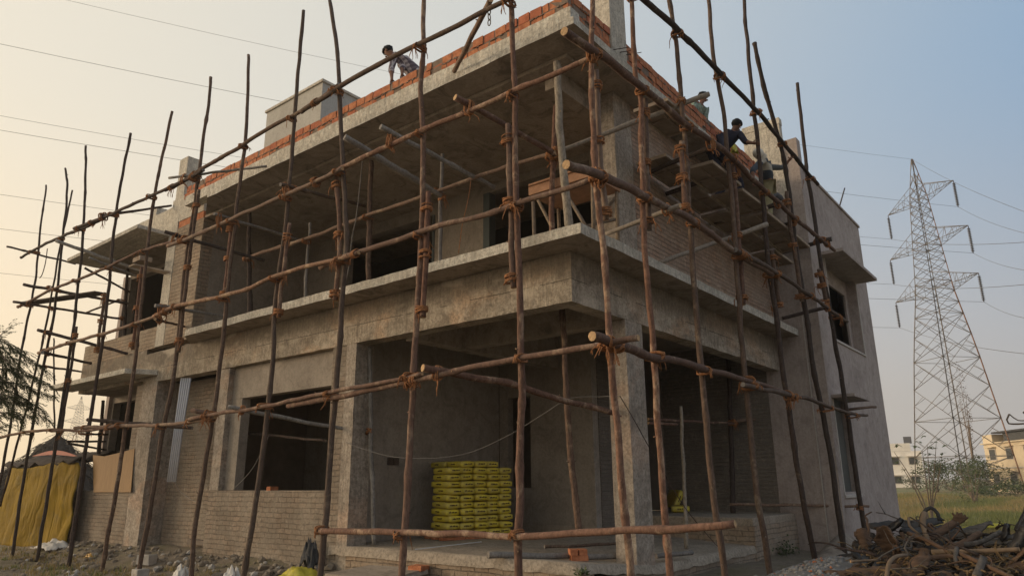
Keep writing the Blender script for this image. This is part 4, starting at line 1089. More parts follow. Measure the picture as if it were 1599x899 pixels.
def bush(name, label, cat, c, rx, rz, n, mat, L=0.12, seed=1, group=None, stem=True, lobes=7):
    rs = random.Random(seed)
    root = empty(name, (c[0], c[1], c[2])); tag(root, label, cat, group)
    bm, bs = bmesh.new(), bmesh.new()
    c = V(c)
    cl = [(c + V((rs.uniform(-rx, rx) * .75, rs.uniform(-rx, rx) * .75, rz * rs.uniform(0.25, 0.95))), rs.uniform(0.3, 0.62)) for _ in range(lobes)]
    for k in range(n):
        q, s = rs.choice(cl)
        d = V((rs.gauss(0, 1), rs.gauss(0, 1), rs.gauss(0, 1))); d.normalize()
        rr = rs.uniform(0.35, 1.05) ** 0.6
        p = q + V((d.x * rx * s * rr, d.y * rx * s * rr, d.z * rz * s * rr * 0.7))
        if p.z < c.z + 0.03: p.z = c.z + rs.uniform(0.03, 0.3)
        leaf(bm, p, V((rs.gauss(0, 1), rs.gauss(0, 1), rs.gauss(0, .6))), L * rs.uniform(.6, 1.4), L * 0.28)
    if stem:
        for q, s in cl:
            pth = catmull([c + V((rs.uniform(-.1, .1), rs.uniform(-.1, .1), -0.05)), (c + q) / 2 + V((0, 0, rz * 0.1)), q], 0.3)
            tube(bs, pth, [0.04 * (1 - 0.75 * i / len(pth)) for i in range(len(pth))], 5)
        link('trunk', bs, TWIG, root, origin=c)
    link('crown', bm, mat, root, origin=c)
    return root
def gpt(u, v, D, z=None):
    p = atd(u, v, D); 
    p.z = gh(p.x, p.y) if z is None else z
    return p
GB = 'bushes at the far side of the field'
for k, (u, D, rx, rz, n, lab) in enumerate([(1462, 92, 3.0, 4.2, 900, 'dark bush inside the left leg of the pylon'), (1482, 105, 3.4, 4.6, 900, 'rounded dark green bush behind the middle of the pylon'),
        (1500, 108, 3.2, 4.2, 900, 'bush under the dark pylon leg'), (1528, 100, 3.6, 4.6, 1000, 'broad bush between the pylon and the cream house'),
        (1552, 98, 2.6, 5.2, 900, 'taller bush touching the left wall of the cream house'), (1427, 120, 2.6, 2.2, 500, 'low bush in front of the white house'),
        (1585, 84, 2.8, 1.9, 600, 'low dark shrubs in front of the cream house'), (1562, 80, 3.4, 1.3, 600, 'bluish low plants at the foot of the right pylon leg')]):
    bush('field_bush', lab, 'bush', gpt(u, 752, D), rx * 0.85, rz * 0.68, n, LEAF_B, 0.3, 20 + k, GB)
bush('leafy_shrub', 'tall scruffy olive shrub growing at the pylon foot', 'shrub', gpt(1520, 760, 58), 1.5, 2.5, 800, LEAF_Y, 0.15, 51, lobes=12)
bush('creeper', 'reddish dry creeper climbing the pylon leg', 'creeper', gpt(1527, 760, 88) + V((0, 0, 3.5)), 0.55, 9.0, 420, LEAF_D, 0.17, 52, stem=True, lobes=12)
# slender young tree with few leaves in front of the pylon
def sparse_tree(label, base, tips_, seed):
    rs = random.Random(seed)
    root = empty('young_tree', base); tag(root, label, 'tree')
    bm, bl = bmesh.new(), bmesh.new()
    for t in tips_:
        fork = base + V((0, 0, 0.9)) + (t - base) * rs.uniform(0.05, 0.3); fork.z = base.z + (t.z - base.z) * rs.uniform(.25, .45)
        pth = catmull([base + V((rs.uniform(-.05, .05), rs.uniform(-.05, .05), 0)), fork, fork.lerp(t, .5) + V((0, 0, rs.uniform(-.1, .15))), t], 0.15)
        tube(bm, pth, [0.028 * (1 - 0.8 * i / len(pth)) for i in range(len(pth))], 5)
        for k in range(4):
            c_ = t + V((rs.gauss(0, .2), rs.gauss(0, .2), rs.gauss(0, .13)))
            for j in range(4):
                a = rs.uniform(0, 6.28)
                leaf(bl, c_, V((math.cos(a), math.sin(a), rs.uniform(-.5, .2))), rs.uniform(.10, .2), 0.035)
    link('trunk', bm, TWIG, root, origin=base, smooth=True); link('crown', bl, LEAF_Y, root, origin=tips_[0])
b0 = gpt(1452, 796, 26)
sparse_tree('slender young tree with few leaves between the block wall and the pylon', b0, [atd(*q, 26) for q in [(1396, 705), (1408, 728), (1440, 702), (1448, 694), (1462, 690), (1471, 712)]], 5)

# ------------------------------------------------------------------ far houses
def far_house(label, p_left, p_right, depth, h, wallm, storeys, nwin, roofbits, extra=None):
    d = (p_right - p_left); d.z = 0; Wd = d.length; d.normalize(); nrm = V((d.y, -d.x, 0))
    if nrm.dot(CAM - p_left) < 0: nrm = -nrm
    root = empty('distant_house', p_left); tag(root, label, 'house')
    def bx(name, mat, s0, s1, n0, n1, z0, z1, par=root):
        bm = bmesh.new(); c = p_left + d * (s0 + s1) / 2 - nrm * (n0 + n1) / 2; c = V((c.x, c.y, (z0 + z1) / 2))
        obox(bm, c, d, nrm, (0, 0, 1), (s1 - s0) / 2, abs(n1 - n0) / 2, (z1 - z0) / 2)
        return link(name, bm, mat, par, origin=(c.x, c.y, z0))
    bx('wall', wallm, 0, Wd, 0, depth, -0.3, h)
    for s in range(storeys):
        for k in range(nwin):
            x = Wd * (k + 0.5) / nwin
            z = 0.9 + s * h / storeys
            f = bx('window', PLASTER_W, x - 0.75, x + 0.75, -0.06, 0.05, z, z + 1.35)
            bx('pane', DARKPANE, x - 0.62, x + 0.62, -0.09, -0.062, z + 0.1, z + 1.25, f)
            bx('window_shade', wallm, x - 0.95, x + 0.95, -0.5, 0.0, z + 1.45, z + 1.55)
    for q in roofbits: bx(*q)
    return root, bx
DARKPANE = mat_plain('dark_window_glass', (0.03, 0.032, 0.035), 0.2, 0.1, 3, 0)
CREAM = mat_plain('cream_house_paint', (0.62, 0.52, 0.38), 0.9, 0.08, 1.5, 0)
WHITEH = mat_plain('weathered_white_paint', (0.80, 0.75, 0.68), 0.9, 0.1, 0.8, 0)
DKROOF = mat_plain('dark_roof_sheet', (0.06, 0.06, 0.065), 0.8, 0.1, 3, 0)
pl = gpt(1546, 752, 105, 0); pr = gpt(1665, 752, 92, 0)
far_house('cream two-storey house at the right edge beyond the pylon', pl, pr, 8, 5.6, CREAM, 2, 4,
          [('roof', CREAM, -0.2, 14, -0.3, 8.2, 5.62, 5.75), ('parapet', CREAM, 0, 2.2, 0, 8, 5.76, 6.7), ('roof_shed', DARKPANE, 3.6, 12, 0.6, 6, 5.76, 6.75), ('roof_shed_cover', DKROOF, 2.2, 13, 0.0, 7, 6.76, 6.95), ('string_course', PLASTER_W, -0.05, 12.5, -0.12, -0.005, 2.75, 2.9)])
pl = gpt(1388, 750, 150, 0); pr = gpt(1445, 750, 150, 0)
far_house('whitewashed house with a roof tank beside the block wall', pl, pr, 8, 6.6, WHITEH, 2, 2,
          [('parapet', WHITEH, 0, 4.2, 0, 8, 6.62, 8.0), ('roof_tank', mat_plain('dark_tank', (0.1, 0.1, 0.11), 0.6, 0.1, 3, 0), 3.3, 4.6, 1.0, 2.2, 8.02, 9.2)])
# bare wire-like branch at the right edge
bm = bmesh.new()
tube(bm, catmull([atd(1576, 646, 20), atd(1572, 655, 20), atd(1575, 661, 20), atd(1600, 661, 20), atd(1630, 655, 20)], 0.1), 0.02, 5)
tube(bm, catmull([atd(1576, 646, 20), atd(1590, 656, 20), atd(1612, 655, 20), atd(1630, 655, 20)], 0.1), 0.014, 5)
tube(bm, catmull([gpt(1680, 800, 20), atd(1660, 700, 20), atd(1630, 655, 20), atd(1605, 640, 20), atd(1598, 645, 20)], 0.2), 0.03, 5)
tag(link('bare_branch', bm, TWIG, smooth=True), 'bare drooping branch hanging in at the right edge', 'branch')
# antenna rod on the block roof
a = at(1311, 322, 1, -0.8)
bm = bmesh.new(); tube(bm, [a, at(1319, 294, 1, -0.8)], 0.02, 5); tag(link('steel_rod', bm, STEELD), 'thin steel rod leaning on the roof edge of the plastered block', 'rod')

# ------------------------------------------------------------------ grass
bm = bmesh.new(); rs = random.Random(4)
def tuft(bm, p, h, n, spread, mi):
    for _ in range(n):
        q = p + V((rs.uniform(-spread, spread), rs.uniform(-spread, spread), 0))
        a = rs.uniform(0, 6.28); w = rs.uniform(0.006, 0.012) * (1 + h)
        l = V((rs.uniform(-.4, .4), rs.uniform(-.4, .4), 1)) * h * rs.uniform(.6, 1.2)
        s = V((math.cos(a), math.sin(a), 0)) * w
        f = bm.faces.new([bm.verts.new(q - s), bm.verts.new(q + s), bm.verts.new(q + l)]); f.material_index = mi
for k in range(6500):
    D = 16 + 62 * rs.random() ** 1.3
    u = rs.uniform(1385, 1640)
    p = atd(u, 760, D)
    if p.x < 14.2 and p.y > -1.4: continue
    p.z = gh(p.x, p.y)
    tuft(bm, p, rs.uniform(0.10, 0.24) * (0.7 + D / 80), 6, 0.1 + D / 160, 1 if (noise.noise(V((p.x * .12, p.y * .3, 0))) + rs.uniform(-.2, .2)) > 0.02 else 0)
tag(link('field_grass', bm, [GRASSM, GRASSG], origin=(20, 0, 0)), kind='stuff')
bm = bmesh.new()
for k in range(1500):
    p = V((rs.uniform(-4.2, -0.7), rs.uniform(5.5, 18.5), 0)); p.z = gh(p.x, p.y)
    if noise.noise(V((p.x * .9, p.y * .6, 3))) < -0.1: continue
    tuft(bm, p, rs.uniform(0.04, 0.13), 6, 0.07, 1 if rs.random() < 0.3 else 0)
tag(link('yard_weeds', bm, [GRASSM, GRASSG], origin=(-2, 10, 0)), kind='stuff')
for lab, (u, v, ax, val), r, n in [('small green weed growing from the brick plinth', (908, 899, 0, -0.06), 0.08, 40), ('green weeds at the foot of the platform wall', (1225, 866, 1, -0.12), 0.22, 160)]:
    c = at(u, v, ax, val); bmw = bmesh.new()
    for k in range(n): leaf(bmw, c + V((rs.gauss(0, r), rs.gauss(0, r * .4), abs(rs.gauss(0, r * .5)))), V((rs.gauss(0, 1), rs.gauss(0, 1), .6)), 0.07, 0.02)
    tag(link('weed', bmw, LEAF_B), lab, 'weed')

# ------------------------------------------------------------------ stacked yellow bags
BAGM, nt, b = newmat('yellow_printed_bag')
tc = nt.nodes.new('ShaderNodeTexCoord'); so = nt.nodes.new('ShaderNodeSeparateXYZ'); nt.links.new(tc.outputs['Object'], so.inputs[0])
n = noise_(nt, tc.outputs['Object'], 9, 5, 0.6)
c = mixc(nt, ramp(nt, n, [(0.3, 0.0), (0.7, 1.0)]), (0.58, 0.46, 0.03), (0.78, 0.64, 0.05))
edge = mth(nt, 'GREATER_THAN', mth(nt, 'ABSOLUTE', so.outputs[2]), 0.054)
c = mixc(nt, mth(nt, 'MULTIPLY', edge, 0.7), c, (0.22, 0.08, 0.02))
oi = nt.nodes.new('ShaderNodeObjectInfo')
c = mixc(nt, mth(nt, 'MULTIPLY', oi.outputs['Random'], 0.45), c, (0.46, 0.38, 0.10))
dust = ramp(nt, noise_(nt, tc.outputs['Object'], 3.5, 6, 0.7), [(0.5, 0.0), (0.7, 0.55)])
c = mixc(nt, dust, c, (0.44, 0.39, 0.22))
nt.links.new(c, b.inputs['Base Color']); b.inputs['Roughness'].default_value = 0.5
bump(nt, b, n, 0.3, 0.01)
INK = mat_plain('dark_print', (0.055, 0.03, 0.012), 0.6, 0.1, 8, 0)
def bag_mesh(seed, L=0.62, Wd=0.268, Hh=0.114):
    rs = random.Random(seed); bm = bmesh.new()
    nx, ny = 10, 7
    top = {}; bot = {}
    for i in range(nx + 1):
        for j in range(ny + 1):
            u, v = i / nx * 2 - 1, j / ny * 2 - 1
            e = (1 - abs(u) ** 12) ** 0.5 * (1 - abs(v) ** 10) ** 0.5 if max(abs(u), abs(v)) < 1 else 0
            x = u * L / 2 * (1 - 0.04 * v * v); y = v * Wd / 2 * (1 - 0.05 * u * u)
            h = Hh / 2 * (0.62 + 0.38 * e) + 0.010 * noise.noise(V((x * 7, y * 7, seed))) + 0.004 * noise.noise(V((x * 25, y * 25, seed)))
            top[i, j] = bm.verts.new((x, y, h)); bot[i, j] = bm.verts.new((x, y, -h))
    for i in range(nx):
        for j in range(ny):
            bm.faces.new((top[i, j], top[i + 1, j], top[i + 1, j + 1], top[i, j + 1])); bm.faces.new((bot[i, j], bot[i, j + 1], bot[i + 1, j + 1], bot[i + 1, j]))
    for i in range(nx):
        bm.faces.new((top[i, 0], bot[i, 0], bot[i + 1, 0], top[i + 1, 0])); bm.faces.new((top[i, ny], top[i + 1, ny], bot[i + 1, ny], bot[i, ny]))
    for j in range(ny):
        bm.faces.new((top[0, j], top[0, j + 1], bot[0, j + 1], bot[0, j])); bm.faces.new((top[nx, j], bot[nx, j], bot[nx, j + 1], top[nx, j + 1]))
    # unreadable dark print on the end flap and on the long side
    def mark(x0, y0, x1, y1, n):
        for k in range(n):
            t = (k + rs.uniform(.2, .8)) / n; a = V((x0 + (x1 - x0) * t, y0 + (y1 - y0) * t, 0.004 + rs.uniform(-.003, .003)))
            d = V((x1 - x0, y1 - y0, 0)).normalized(); nn = V((d.y, -d.x, 0))
            obox(bm, a, d, nn, (0.0, 0.0, 1), 0.4 * (V((x1, y1, 0)) - V((x0, y0, 0))).length / n, 0.0035, rs.uniform(0.008, 0.013), 1)
    mark(-L / 2 - 0.001, -0.075, -L / 2 - 0.001, 0.07, 7)
    mark(-0.05, Wd / 2 + 0.001, 0.10, Wd / 2 + 0.001, 6)
    me = bpy.data.meshes.new('cement_bag'); bmesh.ops.recalc_face_normals(bm, faces=bm.faces); bm.to_mesh(me); bm.free()
    for p in me.polygons: p.use_smooth = p.material_index == 0
    me.materials.append(BAGM); me.materials.append(INK)
    return me
bagms = [bag_mesh(s) for s in range(5)]
SC = V((1.68, 3.84, 0.0)); ang = rad(-17)
du = V((math.cos(ang), math.sin(ang), 0)); dv = V((-math.sin(ang), math.cos(ang), 0))
rb = random.Random(8)
base_z = 0.70
names_c = ['leftmost', 'second from left', 'middle', 'fourth from left', 'rightmost']
heights = [10, 11, 11, 11, 10]
ordn = ['bottom', 'second', 'third', 'fourth', 'fifth', 'sixth', 'seventh', 'eighth', 'ninth', 'tenth', 'topmost']
for ci in range(5):
    for li in range(heights[ci]):
        o = bpy.data.objects.new('cement_bag', bagms[rb.randint(0, 4)]); COL.objects.link(o)
        o.location = SC + du * (0.272 * ci + 0.136 + rb.uniform(-.012, .012) - 0.012 * (li % 2)) + dv * (0.31 + rb.uniform(-.05, .035)) + V((0, 0, base_z + 0.118 * li + 0.057 - pz(2.5, 3.8) + pz(2.5, 3.8)))
        o.rotation_euler = (rb.uniform(-.035, .035), rb.uniform(-.03, .03), ang + math.pi / 2 + rb.uniform(-.09, .09))
        if ci == 0: pass
        rowname = 'topmost' if li == heights[ci] - 1 else ordn[li]
        tag(o, 'yellow printed bag, %s layer, %s column of the stack in the porch' % (rowname, names_c[ci]), 'bag', 'yellow bags stacked in the porch')
for k in range(3):      # bags of the rear row showing on top
    o = bpy.data.objects.new('cement_bag', bagms[k]); COL.objects.link(o)
    o.location = SC + du * (0.42 + 0.28 * k) + dv * 0.96 + V((0, 0, base_z + 0.118 * 10 + 0.06)); o.rotation_euler = (0, 0, ang + math.pi / 2)
    tag(o, 'yellow bag of the rear row, %s of the three lying on top behind' % ['left', 'middle', 'right'][k], 'bag', 'yellow bags stacked in the porch')
bm = bmesh.new()
for k in range(7):
    for j in range(3):
        obox(bm, SC + du * (0.03 + 0.235 * k) + dv * (0.1 + 0.28 * j) + V((0, 0, 0.68)), du, dv, (0, 0, 1), 0.112, 0.055, 0.036, 0, 0.004)
tag(link('brick_bed', bm, BRICK_NEW), 'flat layer of loose bricks carrying the stack of yellow bags', 'bricks')
# the two loose bags on the platform
for lab, (u, v), rz, tilt in [('yellow bag lying flat on the porch platform', (1062, 795), 0.5, 0.0), ('torn yellow bag leaning behind the flat one on the platform', (1052, 776), 0.9, -1.1)]:
    o = bpy.data.objects.new('cement_bag', bag_mesh(31 + int(rz * 10), 0.62, 0.4, 0.15)); COL.objects.link(o)
    q = at(u, v, 0, 7.45 if tilt == 0 else 7.85); o.location = q; o.location.z = 1.02 if tilt == 0 else 1.22
    o.rotation_euler = (tilt, 0.0, rz); tag(o, lab, 'bag')
# stacked bricks under the prop
c0 = at(905, 870, 2, 0.62)
def brick_thing(label, c, rz, group=None, mat=BRICK_NEW):
    bm = bmesh.new(); obox(bm, V((0, 0, 0.036)), (1, 0, 0), (0, 1, 0), (0, 0, 1), 0.112, 0.053, 0.036, 0, 0.003)
    bmesh.ops.bevel(bm, geom=bm.edges[:], offset=0.004, segments=1)
    o = link('brick', bm, mat, None, origin=(0, 0, 0)); o.location = c; o.rotation_euler = (0, 0, rz)
    return tag(o, label, 'brick', group)
GBk = 'new orange bricks stacked under the porch post'
bx0 = V((c0.x, c0.y, pz(c0.x, c0.y) + 0.004))
brick_thing('lower front brick of the small stack on the porch floor', bx0 + V((0, 0, 0)), rad(-48), GBk)
brick_thing('lower back brick of the small stack on the porch floor', bx0 + V((0.09, 0.085, 0)), rad(-48), GBk)
brick_thing('upper left brick of the small stack on the porch floor', bx0 + V((-0.02, 0.09, 0.074)), rad(42), GBk)
brick_thing('upper right brick of the small stack on the porch floor', bx0 + V((0.075, 0.005, 0.074)), rad(42), GBk)
# meter box on the wall
part('switch_box', mat_plain('rusty_box', (0.07, 0.05, 0.04), 0.6, 0.2, 5, 0), [(1.2, 1.32, 4.9, 4.929, 1.93, 2.06), (1.34, 1.46, 4.9, 4.928, 1.93, 2.06)], bevel=0)
# sagging cable across the porch
CAB = mat_plain('pale_cable', (0.22, 0.205, 0.19), 0.6, 0.1, 5, 0)
bm = bmesh.new()
pts = [at(540, 690, 0, -0.02), at(560, 698, 0, 0.0), at(600, 710, 0, 0.1), at(640, 715, 0, 0.2), at(690, 714, 0, 0.4), at(740, 704, 0, 0.6), at(800, 676, 0, 0.8), at(850, 645, 0, 0.9), at(890, 622, 0, 1.0), at(940, 619, 0, 1.2), at(968, 618, 1, -0.02)]
tube(bm, catmull(pts, 0.05), 0.0045, 5)
tag(link('sagging_cable', bm, CAB), 'pale cable sagging across the porch opening to the column', 'cable')
bm = bmesh.new()
tube(bm, catmull([at(968, 618, 1, -0.03), at(990, 655, 1, -0.06), at(1015, 700, 1, -0.1), at(1065, 785, 1, -0.15), at(1105, 835, 1, -0.3), at(1130, 862, 1, -0.5)], 0.06), 0.007, 5)
tag(link('slack_wire', bm, BARK[3]), 'dark slack wire running from the porch column down to the ground', 'wire')
bm = bmesh.new(); tube(bm, catmull([at(272, 745, 0, 0.3), at(280, 765, 0, 0.3), at(300, 780, 0, 0.2), at(308, 783, 0, 0.1)], 0.05), 0.006, 5)
tag(link('loose_cable', bm, CAB), 'thin loose cable hanging below the conduit pipes', 'cable')
bm = bmesh.new(); tube(bm, catmull([at(420, 680, 0, -0.02), at(395, 730, 0, 0.1), at(364, 764, 0, 0.1)], 0.08), 0.006, 5)
tag(link('loose_cable', bm, CAB), 'thin cable slanting down to the sill of the big window opening', 'cable')
for lab, pts, r, m in [('string hanging from the right balcony cross pole', [(735, 283), (733, 300), (728, 325), (722, 350), (716, 395)], 0.007, ROPE),
                      ('thin creeper cord hanging in the upper balcony', [(566, 250), (562, 290), (556, 340), (550, 370), (545, 415), (540, 440)], 0.012, BARK[5])]:
    bm = bmesh.new(); tube(bm, catmull([at(u, v, 0, 0.15) for u, v in pts], 0.05), r, 5)
    tag(link('hanging_cord', bm, m), lab, 'cord')
bm = bmesh.new(); tube(bm, catmull([at(74, 388, 0, XF), at(71, 410, 0, XF), at(66, 428, 0, XF), at(62, 434, 0, XF)], 0.05), 0.012, 5)
tag(link('hanging_cord', bm, BARK[3]), 'dark cord dangling from the far left end of the top ledger', 'cord')
# chain hook under the top ledger
bm = bmesh.new()
for k in range(3):
    c = at(764, 12, 0, XF - 0.1) + V((0, 0, -0.07 - 0.085 * k)); pts = []
    for i in range(13):
        a = 2 * math.pi * i / 12; h = V((math.cos(a) * 0.025, 0, math.sin(a) * 0.05)) if k % 2 else V((0, math.cos(a) * 0.025, math.sin(a) * 0.05)); pts.append(c + h)
    tube(bm, pts, 0.008, 5, cap=False)
tag(link('lifting_chain', bm, STEEL), 'short chain hanging from the top ledger near the corner', 'chain')

# trestle with tray on the balcony
WOODT = mat_bark('trestle_wood', (0.22, 0.16, 0.11), (0.34, 0.26, 0.18), (0.42, 0.33, 0.24), 0.1)
tb = V((0.75, 0.5, 4.82)); TT = empty('trestle', tb); tag(TT, 'wooden trestle with a deep plank top standing on the upper balcony corner', 'trestle')
c4 = [V((0.42, 0.92, 4.82)), V((0.42, -0.12, 4.82)), V((1.1, 0.92, 4.82)), V((1.1, -0.12, 4.82))]
tp = 5.86
def bmpart(name, mat, f, par, o):
    bm = bmesh.new(); f(bm); return link(name, bm, mat, par, origin=o)
for q in c4: bmpart('leg', WOODT, lambda bm: tube(bm, [q, V((q.x, q.y + (0.02 if q.y > .5 else -.02), tp))], [0.03, 0.028], 6), TT, q)
bmpart('brace', WOODT, lambda bm: tube(bm, [c4[0] + V((0, -.05, 1.0)), c4[0] + V((0, -0.42, 0.25)), ], 0.025, 6), TT, c4[0])
bmpart('brace', WOODT, lambda bm: tube(bm, [c4[1] + V((0, -.02, 0.05)), c4[1] + V((0, 0.5, 1.02))], 0.026, 6), TT, c4[1])
bmpart('brace', WOODT, lambda bm: tube(bm, [c4[2] + V((0, 0, 0.1)), c4[3] + V((0, 0, 0.95))], 0.026, 6), TT, c4[2])
bmpart('brace', WOODT, lambda bm: tube(bm, [c4[0] + V((0, 0, 0.35)), c4[3] + V((0, 0, 0.6))], 0.024, 6), TT, c4[3])
bmpart('plank_top', mat_plain('mortar_stained_plank', (0.36, 0.2, 0.12), 0.9, 0.25, 6, 0.4), lambda bm: (box(bm, 0.36, 0.39, -0.18, 0.98, 5.86, 6.0), box(bm, 0.391, 1.12, -0.18, 0.98, 5.862, 5.90), box(bm, 1.121, 1.15, -0.18, 0.98, 5.86, 6.0), box(bm, 0.33, 0.5, 0.5, 0.96, 6.002, 6.03), box(bm, 0.33, 0.55, -0.1, 0.3, 6.002, 6.035)), TT, (0.7, 0.4, 5.86))

# steel and plywood boards of the working platform, right side
BOARD = mat_plain('used_shutter_board', (0.28, 0.215, 0.16), 0.85, 0.3, 2.5, 0.3, 0, None, 0.01, (0.40, 0.32, 0.25))
BEDGE = mat_plain('pale_board_edge', (0.36, 0.29, 0.22), 0.85, 0.25, 6, 0.1)
def board(label, x0, x1, y0, y1, z, tz=0.0, rot=0.0):
    root = empty('shutter_board', ((x0 + x1) / 2, (y0 + y1) / 2, z)); tag(root, label, 'board', 'boards of the right working platform')
    bm = bmesh.new(); box(bm, x0, x1, y0, y1, z + 0.028, z + 0.04)
    link('sheet', bm, BOARD, root, origin=(x0, y0, z))
    bm = bmesh.new()
    box(bm, x0, x1, y0, y0 + 0.035, z - 0.012, z + 0.027); box(bm, x0, x1, y1 - 0.035, y1, z - 0.012, z + 0.027)
    link('edge_batten', bm, BEDGE, root, origin=(x0, y0, z)); bm = bmesh.new()
    box(bm, x0, x0 + 0.035, y0 + 0.036, y1 - 0.036, z - 0.012, z + 0.027); box(bm, x1 - 0.035, x1, y0 + 0.036, y1 - 0.036, z - 0.012, z + 0.027)
    m_ = (x0 + x1) / 2; box(bm, m_ - 0.02, m_ + 0.02, y0 + 0.036, y1 - 0.036, z - 0.006, z + 0.027); box(bm, x0 + 0.034, x1 - 0.034, y0 + 0.25, y0 + 0.29, z + 0.0, z + 0.026)
    link('cross_batten', bm, BOARD, root, origin=(x0, y0, z))
    root.rotation_euler = (tz, 0, rot)
board('nearest board under the roof slab, first from the corner', 1.0, 2.1, -1.12, -0.55, 7.02, 0.0, 0.02)
board('second board from the corner, close to the brick wall', 1.9, 3.1, -0.62, -0.08, 6.62)
board('outer board under the dark-shirted worker', 2.4, 3.6, -1.18, -0.6, 6.52, 0.02)
board('inner board behind the dark-shirted worker', 3.15, 4.35, -0.58, -0.06, 6.50)
board('outer board between the two workers', 3.62, 4.8, -1.2, -0.62, 6.44, 0.02, -0.02)
board('inner board between the two workers', 4.4, 5.6, -0.6, -0.07, 6.43)
board('outer board under the white-capped worker', 4.85, 6.05, -1.18, -0.6, 6.40, 0.02)
board('inner board next to the plastered wall', 5.65, 6.9, -0.58, -0.06, 6.37)
board('outer board farthest from the corner', 6.1, 7.35, -1.2, -0.6, 6.36, 0.0, 0.02)
board('lower board by the plastered side wall', 6.95, 8.1, -0.6, -0.07, 6.3)
# planks of the far left platform
bm = bmesh.new()
a, c = at(40, 474, 0, -1.1), at(158, 457, 0, -0.6); d = (c - a).normalized()
obox(bm, (a + c) / 2, d, V((1, 0, 0)), (0, 0, 1), (c - a).length / 2, 0.16, 0.02)
tag(link('plank', bm, BARK[3]), 'dark plank of the far left working platform', 'plank')
bm = bmesh.new()
a, c = at(205, 414, 0, -0.6), at(262, 426, 0, -0.05)
obox(bm, (a + c) / 2, (c - a), V((0, 1, 0)), (0, 0, 1), (c - a).length / 2, 0.14, 0.018)
tag(link('plank', bm, BOARD), 'short pale plank end beside the upper left window opening', 'plank')
bm = bmesh.new()
a = at(222, 410, 0, -0.4); box(bm, a.x - .15, a.x + .15, a.y - .2, a.y + .2, a.z, a.z + 0.12)
tag(link('wooden_crate', bm, BOARD, bevel=0.01), 'small wooden box on the upper left cross poles', 'box')
# brown cardboard-like box on the window sill
q = at(424, 762, 0, 0.1)
bm = bmesh.new(); obox(bm, V((0.12, q.y, 1.535)), (1, 0.2, 0), (0, 1, 0), (0, 0, 1), 0.1, 0.06, 0.035)
tag(link('loose_brick', bm, BRICK_NEW), 'single brick lying on the sill of the big ground-floor window', 'brick')

# ------------------------------------------------------------------ left end: tarpaulin shelter and dark heap
TARP, nt, b = newmat('yellow_tarpaulin')
g = nt.nodes.new('ShaderNodeNewGeometry')
n1 = noise_(nt, g.outputs['Position'], 1.3, 6, 0.6)
c = mixc(nt, ramp(nt, n1, [(0.3, 0), (0.7, 1)]), (0.17, 0.105, 0.006), (0.29, 0.185, 0.012))
tr = nt.nodes.new('ShaderNodeBsdfTranslucent'); nt.links.new(c, tr.inputs['Color']); nt.links.new(c, b.inputs['Base Color']); b.inputs['Roughness'].default_value = 0.8; b.inputs['Specular IOR Level'].default_value = 0.1
mxs = nt.nodes.new('ShaderNodeMixShader'); mxs.inputs[0].default_value = 0.12
cr1 = mth(nt, 'ABSOLUTE', mth(nt, 'SUBTRACT', noise_(nt, g.outputs['Position'], 1.1, 5, 0.55, (1, 1, 0.45), 1.2), 0.5))
bump(nt, b, ramp(nt, cr1, [(0.0, 0.0), (0.16, 1.0)]), 0.6, 0.06)
c2 = mixc(nt, ramp(nt, noise_(nt, g.outputs['Position'], 2.5, 7, 0.75), [(0.52, 0.0), (0.66, 0.6)]), c, (0.17, 0.13, 0.05)); nt.links.new(c2, b.inputs['Base Color'])
out = [q for q in nt.nodes if q.type == 'OUTPUT_MATERIAL'][0]
nt.links.new(b.outputs[0], mxs.inputs[1]); nt.links.new(tr.outputs[0], mxs.inputs[2]); nt.links.new(mxs.outputs[0], out.inputs['Surface'])
SH = empty('tarpaulin_shelter', (0.5, 17.5, 0)); tag(SH, 'yellow tarpaulin shelter against the left end of the low brick wall', 'shelter')
bm = bmesh.new()
corn = [V((-0.28, 14.6, 0)), V((-0.5, 17.0, 0)), V((-0.55, 18.4, 0)), V((-0.35, 19.4, 0)), V((0.9, 21.4, 0)), V((2.2, 21.6, 0))]
path = catmull(corn, 0.09); cols = []
for i, p in enumerate(path):
    nn = 22; colv = []
    top = 2.14 + 0.06 * math.sin(i * 0.13) + 0.05 * noise.noise(V((i * 0.2, 0, 0)))
    if p.y < 14.8: top -= 0.25 * (14.8 - p.y) / 0.3
    for k in range(nn + 1):
        t = k / nn; f = noise.noise(V((p.y * 0.9 + t * 1.5, t * 1.6, 0))) * 0.10 + (0.5 - abs(noise.noise(V((p.y * 1.8 - t * 2.5, t * 3.1 + p.y, 7))))) * 0.07 + (0.5 - abs(noise.noise(V((p.y * 3.7 + t * 5, t * 4, 3))))) * 0.04
        colv.append(bm.verts.new(V((p.x - 0.12 * (1 - t) + f, p.y + f * .3, 0.08 + (top - 0.08) * t))))
    cols.append(colv)
for a, b_ in zip(cols, cols[1:]):
    for k in range(22): bm.faces.new((a[k], b_[k], b_[k + 1], a[k + 1]))
o = link('tarpaulin', bm, TARP, SH, origin=(0, 16, 0), smooth=True); so_ = o.modifiers.new('s', 'SOLIDIFY'); so_.thickness = 0.008
bm = bmesh.new()
for q in [(-0.1, 15.0), (0.0, 17.0), (0.25, 18.5), (1.9, 15.2), (2.0, 18.3)]: tube(bm, [V((q[0] + .1, q[1], 0)), V((q[0] + .1, q[1], 2.1))], 0.03, 6)
link('shelter_post', bm, BARK[1], SH, origin=(0, 15, 0))
bm = bmesh.new()    # shelter roof sheet
N_ = 16
